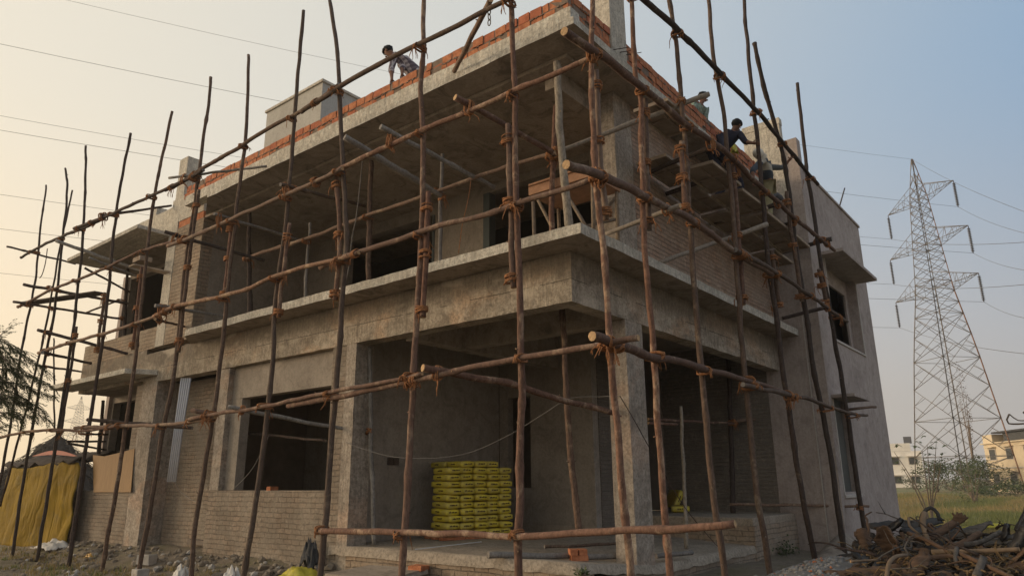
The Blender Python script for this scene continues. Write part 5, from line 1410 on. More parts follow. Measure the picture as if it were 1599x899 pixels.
gr2 = [[bm.verts.new((-0.35 + 2.9 * i / N_, 14.9 + 5.2 * j / N_, 2.2 + 0.3 * math.sin(math.pi * i / N_) + 0.16 * noise.noise(V((i * .7, j * .7, 0))) + 0.08 * noise.noise(V((i * 2.1, j * 2.1, 0))))) for i in range(N_ + 1)] for j in range(N_ + 1)]
for j in range(N_):
    for i in range(N_): bm.faces.new((gr2[j][i], gr2[j][i + 1], gr2[j + 1][i + 1], gr2[j + 1][i]))
o = link('roof_sheet', bm, mat_plain('dark_thatch', (0.055, 0.045, 0.04), 1.0, 0.4, 9, 0.6), SH, origin=(1, 16, 2.2), smooth=True); o.modifiers.new('s', 'SOLIDIFY').thickness = 0.03
def heap(name, label, cat, c, rx, ry, h, mat, seed, kind=None, peak=1.4):
    bm = bmesh.new(); n = 28; rings = []
    for i in range(n + 1):
        ring = []
        for k in range(40):
            a = 2 * math.pi * k / 40; r = i / n
            x, y = math.cos(a) * rx * r, math.sin(a) * ry * r
            z = h * (1 - r ** peak) ; z += 0.13 * h * noise.noise(V((x * 1.7 + seed, y * 1.7, 0))) * (1 - r) * 3 * r + 0.05 * h * noise.noise(V((x * 6, y * 6, seed)))
            if i == n: z -= 0.3
            ring.append(bm.verts.new(V(c) + V((x, y, z))))
        rings.append(ring)
    for a, b_ in zip(rings, rings[1:]):
        for k in range(40):
            bm.faces.new((a[k], a[(k + 1) % 40], b_[(k + 1) % 40], b_[k]))
    bmesh.ops.remove_doubles(bm, verts=bm.verts, dist=1e-4); bmesh.ops.recalc_face_normals(bm, faces=bm.faces)
    o = link(name, bm, mat, None, origin=c, smooth=True)
    return tag(o, label, cat, None, kind) if kind != 'structure' else tag(o, kind=kind)
THATCH = mat_plain('dark_thatch_heap', (0.06, 0.05, 0.042), 1.0, 0.5, 7, 0.9, 0, None, 0.05)
pk = at(90, 676, 0, 4.0)
HUT = heap('thatch_hut', 'dark thatched hut roof behind the yellow tarpaulin', 'hut', (pk.x, pk.y, 1.2), 2.6, 2.0, pk.z - 1.2, THATCH, 3, None, 1.0)
bm = bmesh.new(); rt_ = random.Random(5)
for k in range(900):
    a = rt_.uniform(0, 6.28); r = rt_.random() ** .5; q = V((pk.x + math.cos(a) * 2.6 * r, pk.y + math.sin(a) * 2.0 * r, 1.2 + (pk.z - 1.2) * (1 - r) + 0.04))
    o_ = V((math.cos(a), math.sin(a) * .8, -0.75 + rt_.uniform(-.2, .3))).normalized() * rt_.uniform(.2, .6)
    tube(bm, [q, q + o_ * .5 + V((rt_.gauss(0, .04), rt_.gauss(0, .04), .03)), q + o_], [0.012, 0.01, 0.004], 3)
link('thatch', bm, THATCH, HUT, origin=(pk.x, pk.y, 1.3))
bm = bmesh.new()
a, c = at(52, 712, 0, 0.2), at(124, 713, 0, 0.2)
P_ = catmull([a, (a + c) / 2 + V((0, 0, 0.05)), c], 0.15)
rw = [[bm.verts.new(p + V((0, 0, 0.12 * math.sin(math.pi * (i + 0.5) / len(P_)) * s))) for s in (1, 0)] for i, p in enumerate(P_)]
for x, y in zip(rw, rw[1:]): bm.faces.new((x[0], y[0], y[1], x[1]))
o = link('red_sheet', bm, mat_plain('faded_red_plastic', (0.26, 0.045, 0.02), 0.6, 0.2, 3, 0)); o.modifiers.new('s', 'SOLIDIFY').thickness = 0.02
tag(o, 'strip of red plastic sheet on the roof of the yellow shelter', 'sheet')

# ------------------------------------------------------------------ rubble, gravel, scrap
RUB = mat_plain('rubble_lump', (0.24, 0.2, 0.155), 1.0, 0.35, 5, 0.5)
RUBP = mat_plain('pale_rubble_lump', (0.42, 0.39, 0.35), 1.0, 0.3, 5, 0.4)
STONE = mat_plain('crushed_stone', (0.23, 0.22, 0.21), 0.95, 0.45, 2.2, 0.3)
def stone(bm, c, r, mi=0, flat=0.7):
    vs = bmesh.ops.create_icosphere(bm, subdivisions=1, radius=r)['verts']
    s = random.uniform(0, 90); q = random.uniform(0.6, 1.0); a = random.uniform(0, 3.14)
    for v in vs:
        p = v.co.copy() * (1 + 0.55 * noise.noise(v.co / r * 1.3 + V((s, 0, 0))))
        p = V((p.x * q, p.y, p.z * flat)); p.rotate(Matrix.Rotation(a, 3, 'Z')); v.co = p + c
    for v in vs:
        for f in v.link_faces: f.material_index = mi
rs = random.Random(21); random.seed(21)
bm = bmesh.new()
for k in range(620):
    y = rs.uniform(4.6, 14.8); x = -abs(rs.gauss(0, 0.55)) - 0.02
    if rs.random() < 0.25: x = rs.uniform(-3.4, -1)
    r = rs.choice([0.02, 0.03, 0.03, 0.05, 0.05, 0.08]) * rs.uniform(.7, 1.3)
    stone(bm, V((x, y, gh(x, y) + r * 0.3)), r, 0 if rs.random() < 0.82 else 1)
tag(link('rubble', bm, [RUB, RUBP], origin=(-0.5, 9, 0)), kind='stuff')
def crumple(name, label, cat, c, sx, sy, h, mat, seed, rz=0.0, n=16):
    bm = bmesh.new(); g_ = []
    cr, sr = math.cos(rz), math.sin(rz)
    for j in range(n + 1):
        row = []
        for i in range(n + 1):
            u, v = i / n * 2 - 1, j / n * 2 - 1
            k = max(0, 1 - (u * u + v * v) ** 0.9 * 0.75)
            x = u * sx * (1 + 0.25 * noise.noise(V((v * 2, seed, 0)))); y = v * sy * (1 + 0.25 * noise.noise(V((u * 2, seed, 5))))
            z = h * k * (1 + 0.9 * noise.noise(V((u * 2.4, v * 2.4, seed)))) + h * 0.28 * noise.noise(V((u * 7, v * 7, seed)))
            row.append(bm.verts.new(V(c) + V((x * cr - y * sr, x * sr + y * cr, z))))
        g_.append(row)
    for j in range(n):
        for i in range(n): bm.faces.new((g_[j][i], g_[j][i + 1], g_[j + 1][i + 1], g_[j + 1][i]))
    o = link(name, bm, mat, None, origin=c, smooth=True); m_ = o.modifiers.new('s', 'SOLIDIFY'); m_.thickness = 0.012
    return tag(o, label, cat)
WSACK = mat_plain('white_woven_plastic', (0.52, 0.5, 0.47), 0.6, 0.15, 12, 0.2)
YSACK = mat_plain('yellow_empty_sack', (0.46, 0.40, 0.04), 0.55, 0.35, 6, 0.3)
BLACKP = mat_plain('black_plastic', (0.022, 0.021, 0.022), 0.5, 0.3, 6, 0.3)
DGREY = mat_plain('dark_grey_cloth', (0.055, 0.056, 0.06), 0.85, 0.3, 5, 0.5)
def gat(u, v, x): p = at(u, v, 0, x); return V((p.x, p.y, gh(p.x, p.y) + 0.0))
def on_wall_base(u, x): 
    p = at(u, 850, 0, x); return V((x, p.y, gh(x, p.y)))
crumple('plastic_sack', 'flattened white sack on the ground in front of the tarpaulin', 'sack', on_wall_base(84, -0.45), 0.3, 0.62, 0.16, WSACK, 3)
crumple('plastic_sack', 'crumpled white sack among the rubble below the big window', 'sack', on_wall_base(367, -0.9), 0.14, 0.2, 0.22, WSACK, 9)
crumple('plastic_sack', 'small dirty white bag in the rubble by the recess', 'sack', on_wall_base(288, -1.1), 0.13, 0.17, 0.24, WSACK, 12)
crumple('empty_sack', 'pile of empty yellow sacks on the rubble by the brick pier', 'sack', on_wall_base(474, -0.55), 0.3, 0.42, 0.2, YSACK, 14)
crumple('empty_sack', 'empty yellow sack lying right of the sack pile', 'sack', on_wall_base(512, -0.5), 0.2, 0.22, 0.1, YSACK, 18)
crumple('torn_bag', 'grey torn bag standing against the brick wall', 'bag', on_wall_base(486, -0.16) + V((0, 0, 0.0)), 0.12, 0.2, 0.42, DGREY, 22)
crumple('food_wrapper', 'small orange wrapper in the weeds by the low wall', 'litter', on_wall_base(142, -0.7), 0.05, 0.14, 0.07, mat_plain('orange_wrapper', (0.55, 0.3, 0.06), 0.5, 0.2, 5, 0), 5)
q = at(217, 898, 0, XF)
bm = bmesh.new(); gz = gh(XF, q.y)
box(bm, XF - 0.1, XF + 0.12, q.y - 0.13, q.y + 0.1, gz - 0.02, gz + 0.16)
tag(link('concrete_block', bm, RUBP, bevel=0.012), 'white concrete block under the foot of an upright pole', 'block')
p = on_wall_base(232, -0.75)
bm = bmesh.new(); obox(bm, p + V((0, 0, 0.09)), (1, .3, 0), (-.3, 1, 0), (0, 0, 1), 0.1, 0.16, 0.09, 0, 0.01)
tag(link('concrete_block', bm, RUBP, bevel=0.012), 'greyish block lying behind the white one, nearer the wall', 'block')
# grey slab and broken brick edge in front of the plinth
p = at(600, 893, 0, -0.35)
bm = bmesh.new(); obox(bm, V((-0.5, p.y, p.z)), (1, 0, 0.06), (0, 1, 0), (0, 0, 1), 0.42, 0.62, 0.035, 0, 0.02)
tag(link('grey_slab', bm, CONC_SOF), 'flat grey slab lying against the porch plinth', 'slab')
bm = bmesh.new(); obox(bm, V((-0.35, p.y - 0.1, (p.z - 0.05) / 2)), (1, 0, 0), (0, 1, 0), (0, 0, 1), 0.2, 0.4, (p.z - 0.05) / 2, 0, 0.03)
tag(link('brick_pile', bm, BRICK_P), 'rough brick pile carrying the grey slab', 'bricks')
p = at(660, 885, 0, -0.06)
bm = bmesh.new(); obox(bm, V((-0.14, p.y, p.z)), (1, .2, 0), (0, 1, 0), (0, 0, 1), 0.11, 0.13, 0.035, 0, 0.006)
tag(link('loose_brick', bm, BRICK_NEW), 'loose brick jutting from the porch plinth behind a pole', 'brick')
bm = bmesh.new(); a, c = at(648, 857, 2, 0.67), at(752, 845, 2, 0.67); obox(bm, (a + c) / 2, c - a, V((1, 1, 0)), (0, 0, 1), (c - a).length / 2, 0.012, 0.006)
tag(link('aluminium_strip', bm, mat_plain('bright_strip', (0.6, 0.6, 0.6), 0.4, 0.05, 4, 0)), 'thin bright strip lying on the porch floor before the bags', 'strip')

# gravel heap
random.seed(5)
gc = V((3.0, -2.1, 0.1))
gsoil = mat_plain('gravel_dust', (0.17, 0.155, 0.14), 1.0, 0.3, 8, 0.6)
heap('gravel_mound', '', '', (gc.x, gc.y, gh(gc.x, gc.y)), 2.6, 1.0, 0.36, gsoil, 9, 'structure', 1.5)
bm = bmesh.new(); rs = random.Random(6)
for k in range(1500):
    a = rs.uniform(0, 6.28); r = rs.random() ** 0.55
    x, y = gc.x + math.cos(a) * 2.6 * r, gc.y + math.sin(a) * 1.0 * r
    z = gh(gc.x, gc.y) + 0.36 * (1 - r ** 1.5) + 0.004
    stone(bm, V((x, y, max(z, gh(x, y)))), rs.uniform(0.014, 0.038), 0 if rs.random() < .93 else 1, 0.75)
tag(link('gravel', bm, [STONE, BRICK_NEW], origin=gc), kind='stuff')
bm = bmesh.new()
for k in range(420):
    x, y = rs.uniform(1, 12.5), rs.uniform(-4.3, -0.98); r = rs.choice([0.015, 0.03, 0.05]) * rs.uniform(.7, 1.3)
    stone(bm, V((x, y, gh(x, y) + r * .2)), r, 0 if rs.random() < .7 else 1)
tag(link('yard_stones', bm, [RUB, RUBP], origin=(6, -2, 0)), kind='stuff')
# earth heap with a pipe beside the block wall
e = at(1335, 845, 1, -1.25); 
heap('earth_heap', '', '', (e.x, -1.05, gh(e.x, -1.1)), 1.5, 0.42, 0.42, mat_plain('heap_earth', (0.24, 0.2, 0.165), 1.0, 0.4, 6, 0.7), 4, 'structure', 1.2)

# scrap heap on the right
SOIL = mat_plain('scrap_soil', (0.05, 0.04, 0.033), 1.0, 0.4, 6, 0.8, 0, None, 0.04)
PILE = atd(1490, 800, 12.6); PILE.z = 0.0
heap('scrap_mound', '', '', (PILE.x, PILE.y, gh(PILE.x, PILE.y) - 0.02), 3.3, 2.6, 0.62, SOIL, 8, 'structure', 1.5)
BARKP = mat_plain('shed_palm_bark', (0.12, 0.075, 0.05), 0.9, 0.4, 5, 0.6, 0, (1, 1, 4))
BARKL = mat_plain('pale_palm_strip', (0.20, 0.145, 0.10), 0.9, 0.3, 5, 0.4)
GREYB = mat_plain('grey_shaggy_fibre', (0.10, 0.088, 0.078), 1.0, 0.5, 12, 0.8)
STRAW = mat_plain('dry_straw', (0.17, 0.115, 0.06), 0.9, 0.4, 8, 0.2)
def bark_piece(label, u, v, D, L, Wd, bend, tilt, az, mat, seed, name='bark_sheet'):
    grp = 'small ragged scraps on the heap' if label.startswith('one of') else 'scrap on the heap at the right'
    c = atd(u, v, D); n = 14
    A_ = V((math.cos(az) * math.cos(tilt), math.sin(az) * math.cos(tilt), math.sin(tilt))); B0 = A_.cross(V((0, 0, 1))).normalized() if abs(A_.z) < .98 else V((1, 0, 0)); C_ = A_.cross(B0)
    if C_.z < 0: C_ = -C_
    bm = bmesh.new(); g_ = []
    for j in range(n + 1):
        row = []
        for i in range(9):
            s, t = j / n * 2 - 1, i / 8 * 2 - 1
            wd = Wd * (0.75 + 0.35 * noise.noise(V((s * 1.7, seed, 0))) + 0.25 * noise.noise(V((s * 7, seed, t * 2)))) * (1 - 0.35 * abs(s) ** 3)
            a = t * bend
            p = c + A_ * (s * L / 2) + B0 * (math.sin(a) / max(bend, .01) * wd / 2) + C_ * ((math.cos(a) - 1) / max(bend, .01) * wd / 2)
            p += V((noise.noise(V((s * 3, t * 3, seed))), noise.noise(V((s * 3, t * 3, seed + 9))), noise.noise(V((s * 3, t * 3, seed + 5)))))* 0.06 * L
            row.append(bm.verts.new(p))
        g_.append(row)
    for j in range(n):
        for i in range(8): bm.faces.new((g_[j][i], g_[j][i + 1], g_[j + 1][i + 1], g_[j + 1][i]))
    o = link(name, bm, mat, None, origin=c, smooth=True); o.modifiers.new('s', 'SOLIDIFY').thickness = 0.018
    return tag(o, label, 'bark' if name == 'bark_sheet' else 'plastic', grp)
bark_piece('large brown curved bark sheet standing at the left of the scrap heap', 1396, 846, 11.6, 0.5, 0.55, 1.2, 1.1, 2.6, BARKP, 1)
bark_piece('dark brown bark sheet at the far left end of the scrap heap', 1356, 848, 11.9, 0.45, 0.35, 1.4, 1.2, 0.8, BARKP, 2)
bark_piece('low bark sheet in front, left of the pale curved strip', 1345, 886, 10.4, 0.9, 0.4, 0.9, 0.1, 5.2, BARKP, 3)
bark_piece('curled bark sheet in the middle front of the scrap heap', 1418, 885, 10.4, 0.7, 0.45, 1.3, 0.5, 5.8, BARKP, 4)
bark_piece('grey fibrous bark sheet behind the crossing logs', 1500, 826, 12.4, 0.8, 0.5, 0.8, 0.3, 5.0, GREYB, 5)
bark_piece('grey slab of bark right of the middle', 1543, 842, 12.0, 0.9, 0.45, 0.5, 0.2, 5.1, GREYB, 6)
bark_piece('dark bark sheet at the bottom right of the heap', 1560, 885, 10.8, 0.8, 0.5, 0.8, 0.3, 4.8, BARKP, 7)
bark_piece('brown bark piece at the right edge of the photo', 1592, 862, 11.0, 0.5, 0.4, 0.8, 0.7, 4.4, BARKP, 8)
bark_piece('crumpled dark sheet at the back left of the scrap heap', 1412, 812, 12.9, 1.0, 0.6, 0.9, 0.1, 5.0, DGREY, 9, 'plastic_sheet')
bark_piece('sagging dark sheet right behind the bark arch', 1450, 822, 12.7, 0.8, 0.5, 0.9, 0.1, 5.2, DGREY, 10, 'plastic_sheet')
bark_piece('black plastic flap in the left of the scrap heap', 1385, 822, 12.4, 0.5, 0.35, 1.5, 0.6, 4.6, BLACKP, 11, 'plastic_sheet')
bark_piece('black plastic in the front middle of the heap', 1450, 875, 11.0, 0.8, 0.5, 1.2, 0.2, 5.3, BLACKP, 12, 'plastic_sheet')
bark_piece('black flap standing up at the right of the heap', 1561, 838, 12.0, 0.4, 0.35, 1.2, 1.1, 4.6, BLACKP, 13, 'plastic_sheet')
bark_piece('ragged black plastic at the right edge of the photo', 1588, 826, 11.6, 0.6, 0.5, 1.6, 1.0, 4.9, BLACKP, 14, 'plastic_sheet')
bark_piece('torn black plastic lump above the right edge bark', 1594, 808, 11.8, 0.35, 0.3, 1.6, 0.9, 5.5, BLACKP, 15, 'plastic_sheet')
bark_piece('yellow cloth scrap behind the heap', 1530, 820, 13.2, 0.6, 0.25, 0.4, 0.1, 5.2, YSACK, 16, 'plastic_sheet')
def stick(label, pts, r, mat, name='scrap_log', taper=0.8, cat='log', n=7):
    P_ = catmull([atd(*q) for q in pts], 0.06); bm = bmesh.new()
    tube(bm, P_, [r * (1 + (taper - 1) * i / len(P_)) * (1 + 0.15 * noise.noise(V((i * .3, r * 99, 0)))) for i in range(len(P_))], n, 0, 1)
    return tag(link(name, bm, [mat, CUT]), label, cat, 'scrap on the heap at the right')
stick('thick palm stalk pointing up right out of the heap', [(1448, 842, 11.9), (1468, 830, 12.1), (1490, 816, 12.3)], 0.065, BARKP, taper=0.8)
for k in range(9):
    stick_u = 1492 + k * 2.6
    pass
FAN = empty('palm_leaf_base', atd(1490, 816, 12.3)); tag(FAN, 'fan of dry palm stalk ribs at the end of the thick stalk', 'palm stalk', 'scrap on the heap at the right')
bm = bmesh.new()
for k in range(14):
    t = k / 13
    tube(bm, [atd(1486 + t * 4, 818 + t * 2, 12.3), atd(1492 + 12 * t, 806 + 6 * t, 12.3), atd(1487 + 24 * t + 4 * math.sin(k * 2.3), 801 + 9 * t * t - 4 * t + 2 * math.sin(k * 1.7), 12.3)], [0.022, 0.026, 0.012], 4)
link('ribs', bm, BARKP, FAN)
stick('forked log in the middle of the scrap heap', [(1479, 860, 11.2), (1500, 850, 11.4), (1530, 832, 11.8)], 0.05, BARKP)
stick('branch forking off the middle log', [(1500, 850, 11.4), (1530, 846, 11.5), (1562, 830, 11.8)], 0.035, GREYB)
stick('long straight tan pole lying level across the scrap heap', [(1455, 861, 11.1), (1520, 860, 11.0), (1592, 857, 10.9)], 0.034, BARKL)
stick('brown stick slanting down to the lower right of the heap', [(1495, 862, 10.9), (1535, 880, 10.3), (1580, 901, 9.8)], 0.028, BARKP)
stick('pale upright palm strip under the bark arch', [(1444, 800, 11.9), (1441, 815, 11.8), (1447, 838, 11.6), (1449, 848, 11.5)], 0.042, BARKL, 'palm_strip')
stick('dark bark arch at the top of the scrap heap', [(1437, 822, 12.0), (1441, 802, 12.0), (1453, 792, 12.0), (1464, 801, 12.0), (1467, 813, 12.0)], 0.03, DGREY, 'palm_strip')
stick('pale curved strip arching down at the front left of the heap', [(1384, 905, 9.9), (1388, 880, 10.0), (1398, 869, 10.2), (1416, 866, 10.5)], 0.026, BARKL, 'palm_strip')
stick('small curved whitish strip on the dark sheet', [(1419, 808, 12.2), (1420, 820, 12.1), (1430, 829, 12.0), (1437, 835, 12.0)], 0.02, BARKL, 'palm_strip')
stick('thin pale lath lying left in front of the heap', [(1328, 876, 10.6), (1375, 873, 10.8)], 0.016, BARKL)
stick('short plank standing in the front right of the heap', [(1524, 903, 10.0), (1536, 871, 10.3)], 0.06, GREYB, n=4)
stick('dark root branch in the centre of the heap', [(1418, 832, 11.6), (1445, 842, 11.4), (1482, 862, 11.0)], 0.032, BARKP)
stick('lower brown log in front of the tan pole', [(1440, 872, 10.7), (1480, 868, 10.8), (1500, 872, 10.7)], 0.035, BARKP)
stick('upright stub with dangling fibres in the heap', [(1494, 855, 10.9), (1492, 872, 10.7), (1494, 884, 10.6)], 0.03, GREYB)
rs = random.Random(91)
for k in range(34):
    u, v = rs.uniform(1345, 1598), rs.uniform(822, 893); D = 13.9 - (v - 800) / 26
    p = atd(u, v, D); az = rs.uniform(0, 6.28); L_ = rs.uniform(0.35, 1.0)
    pts = [p + V((0, 0, rs.uniform(-.03, .1)))]; d = V((math.cos(az), math.sin(az), rs.uniform(-.15, .45)))
    bmr = bmesh.new()
    for i in range(6):
        d = (d + V((rs.gauss(0, .3), rs.gauss(0, .3), rs.gauss(-.06, .22)))).normalized(); pts.append(pts[-1] + d * L_ / 6)
    r0 = rs.uniform(0.010, 0.026); P_ = catmull(pts, 0.05)
    tube(bmr, P_, [r0 * (1 - 0.65 * i / len(P_)) * (1 + .3 * noise.noise(V((i * .6, k, 0)))) for i in range(len(P_))], 6)
    for t in range(rs.randint(1, 4)):
        q = P_[rs.randint(2, len(P_) - 2)]; dd = (d + V((rs.gauss(0, .8), rs.gauss(0, .8), rs.gauss(.2, .5)))).normalized()
        tube(bmr, [q, q + dd * .1, q + dd * .2 + V((rs.gauss(0, .03), rs.gauss(0, .03), rs.gauss(0, .03)))], [r0 * .5, r0 * .35, r0 * .15], 5)
    tag(link('tangled_branch', bmr, rs.choice([BARKP, BARK[3], BARK[3], GREYB])), 'one of the thin crooked branches tangled over the scrap heap', 'branch', 'thin branches tangled over the scrap heap')
for k in range(22):
    u, v = rs.uniform(1340, 1598), rs.uniform(832, 893); D = 13.9 - (v - 800) / 26
    bark_piece('one of the small ragged scraps of bark and sheeting strewn over the heap', u, v, D, rs.uniform(.2, .45), rs.uniform(.12, .3), rs.uniform(.5, 1.5), rs.uniform(-.3, 1.0), rs.uniform(0, 6.28), rs.choice([BARKP, BLACKP, DGREY, GREYB]), 40 + k)
bm = bmesh.new(); rs = random.Random(77)
for k in range(330):
    u, v = rs.uniform(1330, 1600), rs.gauss(872, 18)
    if v < 835: continue
    D = 13.8 - (v - 800) / 26 + rs.uniform(-.2, .2)
    p = atd(u, v, D); d = V((rs.gauss(0, 1), rs.gauss(0, 1), rs.gauss(0, .35))).normalized() * rs.uniform(.05, .22)
    tube(bm, [p, p + d * .5 + V((0, 0, rs.uniform(-.02, .04))), p + d], rs.choice([0.004, 0.007, 0.013]), 4)
tag(link('straw_litter', bm, STRAW), kind='stuff')
bm = bmesh.new()
for k in range(420):
    u, v = rs.uniform(1335, 1610), rs.uniform(828, 905)
    D = 13.9 - (v - 800) / 26
    p = atd(u, v, D); stone(bm, p - V((0, 0, 0.04)), rs.uniform(.03, .1), 0 if rs.random() < .7 else 1, 0.6)
tag(link('scrap_lumps', bm, [SOIL, BARKP]), kind='stuff')

# ------------------------------------------------------------------ people
SKIN = mat_plain('brown_skin', (0.17, 0.085, 0.055), 0.6, 0.12, 12, 0)
HAIR = mat_plain('black_hair', (0.012, 0.011, 0.011), 0.6, 0.2, 30, 0.4)
EYEW = mat_plain('eye_white', (0.5, 0.48, 0.45), 0.4, 0.05, 4, 0)
def skin_mesh(name, nodes, edges, mat, parent, sub=2):
    """nodes: {key: (Vector, radius)}; grown with a Skin modifier, then frozen to a mesh"""
    keys = list(nodes); idx = {k: i for i, k in enumerate(keys)}
    me = bpy.data.meshes.new(name + '_cage')
    o0 = wpos(parent)
    me.from_pydata([nodes[k][0] - o0 for k in keys], [(idx[a], idx[b_]) for a, b_ in edges], [])
    o = bpy.data.objects.new(name, me); COL.objects.link(o)
    sm = o.modifiers.new('skin', 'SKIN'); sm.use_smooth_shade = True
    for i, k in enumerate(keys):
        sv = me.skin_vertices[0].data[i]
        r = nodes[k][1]
        sv.radius = (r, r) if not isinstance(r, tuple) else r
        sv.use_root = (i == 0)
    ss = o.modifiers.new('sub', 'SUBSURF'); ss.levels = sub; ss.render_levels = sub
    dg = bpy.context.evaluated_depsgraph_get(); dg.update()
    m2 = bpy.data.meshes.new_from_object(o.evaluated_get(dg))
    o.modifiers.clear(); o.data = m2; bpy.data.meshes.remove(me)
    m2.materials.clear(); m2.materials.append(mat)
    for p in m2.polygons: p.use_smooth = True
    o.parent = parent; o.location = (0, 0, 0); o.name = name
    return o
def ellipsoid(bm, c, ax, ay, az, rx, ry, rz, seg=16, mi=0, cut=None):
    vs = bmesh.ops.create_uvsphere(bm, u_segments=seg, v_segments=seg // 2 + 2, radius=1)['verts']
    M3 = Matrix((V(ax) * rx, V(ay) * ry, V(az) * rz)).transposed()
    for v in vs: v.co = M3 @ v.co + V(c)
    for v in vs:
        for f in v.link_faces: f.material_index = mi; f.smooth = True
    return vs
def person(label, J, face, shirt, trous, hair=True, cap=None, long_sleeve=True, S=1.0, barefoot=True, hair_len=1.0):
    """J: world joints; face: direction the face looks"""
    root = empty('person', J['base']); tag(root, label, 'person')
    n = {}; e = []
    def add(k, p, r): n[k] = (V(p), r * S)
    def ln(*ks):
        for a, b_ in zip(ks, ks[1:]): e.append((a, b_))
    hips, chest, neck, head = V(J['hips']), V(J['chest']), V(J['neck']), V(J['head'])
    side = (V(J['shR']) - V(J['shL'])).normalized()
    add('hips', hips, 0.125); add('waist', hips.lerp(chest, 0.45), 0.115); add('chest', chest, 0.135); add('upchest', chest.lerp(neck, 0.55), 0.11)
    add('neck', neck, 0.052); add('neck2', neck.lerp(head, 0.45), 0.05)
    hd = (head - neck).normalized(); fc = V(face).normalized(); fc = (fc - hd * fc.dot(hd)).normalized(); sd_ = hd.cross(fc)
    add('jaw', head - hd * 0.055 + fc * 0.012, 0.072); add('skull', head + hd * 0.035 - fc * 0.008, 0.088); add('crown', head + hd * 0.075, 0.066)
    ln('hips', 'waist', 'chest', 'upchest', 'neck', 'neck2', 'jaw', 'skull', 'crown')
    for s in 'LR':
        sh, el, wr, hn = V(J['sh' + s]), V(J['el' + s]), V(J['wr' + s]), V(J['ha' + s])
        add('sh' + s, sh, 0.062); add('ua' + s, sh.lerp(el, 0.5), 0.05); add('el' + s, el, 0.041); add('fa' + s, el.lerp(wr, 0.4), 0.041); add('wr' + s, wr, 0.027)
        add('pa' + s, wr.lerp(hn, 0.55), 0.033); add('kn' + s, hn, 0.03)
        ln('upchest', 'sh' + s, 'ua' + s, 'el' + s, 'fa' + s, 'wr' + s, 'pa' + s, 'kn' + s)
        hip, kn, an, to = V(J['hi' + s]), V(J['kn_' + s]), V(J['an' + s]), V(J['to' + s])
        add('hi' + s, hip, 0.092); add('th' + s, hip.lerp(kn, 0.45), 0.08); add('kne' + s, kn, 0.058); add('ca' + s, kn.lerp(an, 0.35), 0.056); add('an' + s, an, 0.036); add('he' + s, an.lerp(to, 0.35), 0.042); add('to' + s, to, 0.03)
        ln('hips', 'hi' + s, 'th' + s, 'kne' + s, 'ca' + s, 'an' + s, 'he' + s, 'to' + s)
    body = skin_mesh('body', n, e, SKIN, root)
    # face details and fingers joined to the body mesh
    bm = bmesh.new(); bm.from_mesh(body.data); o0 = wpos(root)
    def L_(p): return V(p) - o0
    ellipsoid(bm, L_(head + fc * 0.095 * S - hd * 0.01), sd_, fc, hd, 0.014, 0.02, 0.026, 8)
    for s in (-1, 1):
        ellipsoid(bm, L_(head + sd_ * s * 0.088 * S), sd_, fc, hd, 0.012, 0.02, 0.032, 8)
        ellipsoid(bm, L_(head + fc * 0.078 * S + sd_ * s * 0.032 + hd * 0.022), sd_, fc, hd, 0.014, 0.009, 0.008, 8, 1)
        ellipsoid(bm, L_(head + fc * 0.086 * S + sd_ * s * 0.032 + hd * 0.022), sd_, fc, hd, 0.006, 0.004, 0.006, 6, 2)
    ellipsoid(bm, L_(head + fc * 0.078 * S - hd * 0.055), sd_, fc, hd, 0.026, 0.012, 0.009, 8)
    for s in 'LR':
        wr, hn = V(J['wr' + s]), V(J['ha' + s]); hdn = (hn - wr).normalized()
        grip = V(J.get('grip' + s, (0, 0, -1))).normalized(); across = hdn.cross(grip)
        if across.length < .2: across = hdn.orthogonal()
        across.normalize()
        for k in range(4):
            b0 = hn + across * (k - 1.5) * 0.019 + hdn * 0.012; Lf = [0.062, 0.07, 0.066, 0.052][k]
            p1 = b0 + (hdn + grip * 0.35).normalized() * Lf * 0.5; p2 = p1 + (hdn * 0.3 + grip).normalized() * Lf * 0.4; p3 = p2 + (grip - hdn * 0.5).normalized() * Lf * 0.28
            tube(bm, [L_(b0), L_(p1), L_(p2), L_(p3)], [0.0095, 0.009, 0.008, 0.006], 6)
        b0 = wr.lerp(hn, 0.45) + across * 0.03
        tube(bm, [L_(b0), L_(b0 + (across * .7 + hdn * .6 + grip * .3) * 0.035), L_(b0 + (across * .5 + hdn * 1.2 + grip * .8) * 0.045)], [0.012, 0.0105, 0.008], 6)
    bm.to_mesh(body.data); bm.free(); body.data.materials.append(EYEW); body.data.materials.append(HAIR)
    if hair:
        bm = bmesh.new(); vs = ellipsoid(bm, head + hd * 0.045 * S - fc * 0.018, sd_, fc, hd, 0.086 * S, 0.098 * S, 0.088 * S, 20)
        for v in vs:
            q = v.co - head
            v.co += q.normalized() * (0.016 * noise.noise(q * 28) + 0.008 * noise.noise(q * 70))
        dl = [v for v in bm.verts if (v.co - head).dot(hd) < -0.05 * hair_len or ((v.co - head).dot(fc) > 0.03 and (v.co - head).dot(hd) < 0.05)]
        bmesh.ops.delete(bm, geom=dl, context='VERTS')
        h = link('hair', bm, HAIR, root, origin=head, smooth=True); h.modifiers.new('s', 'SOLIDIFY').thickness = 0.012
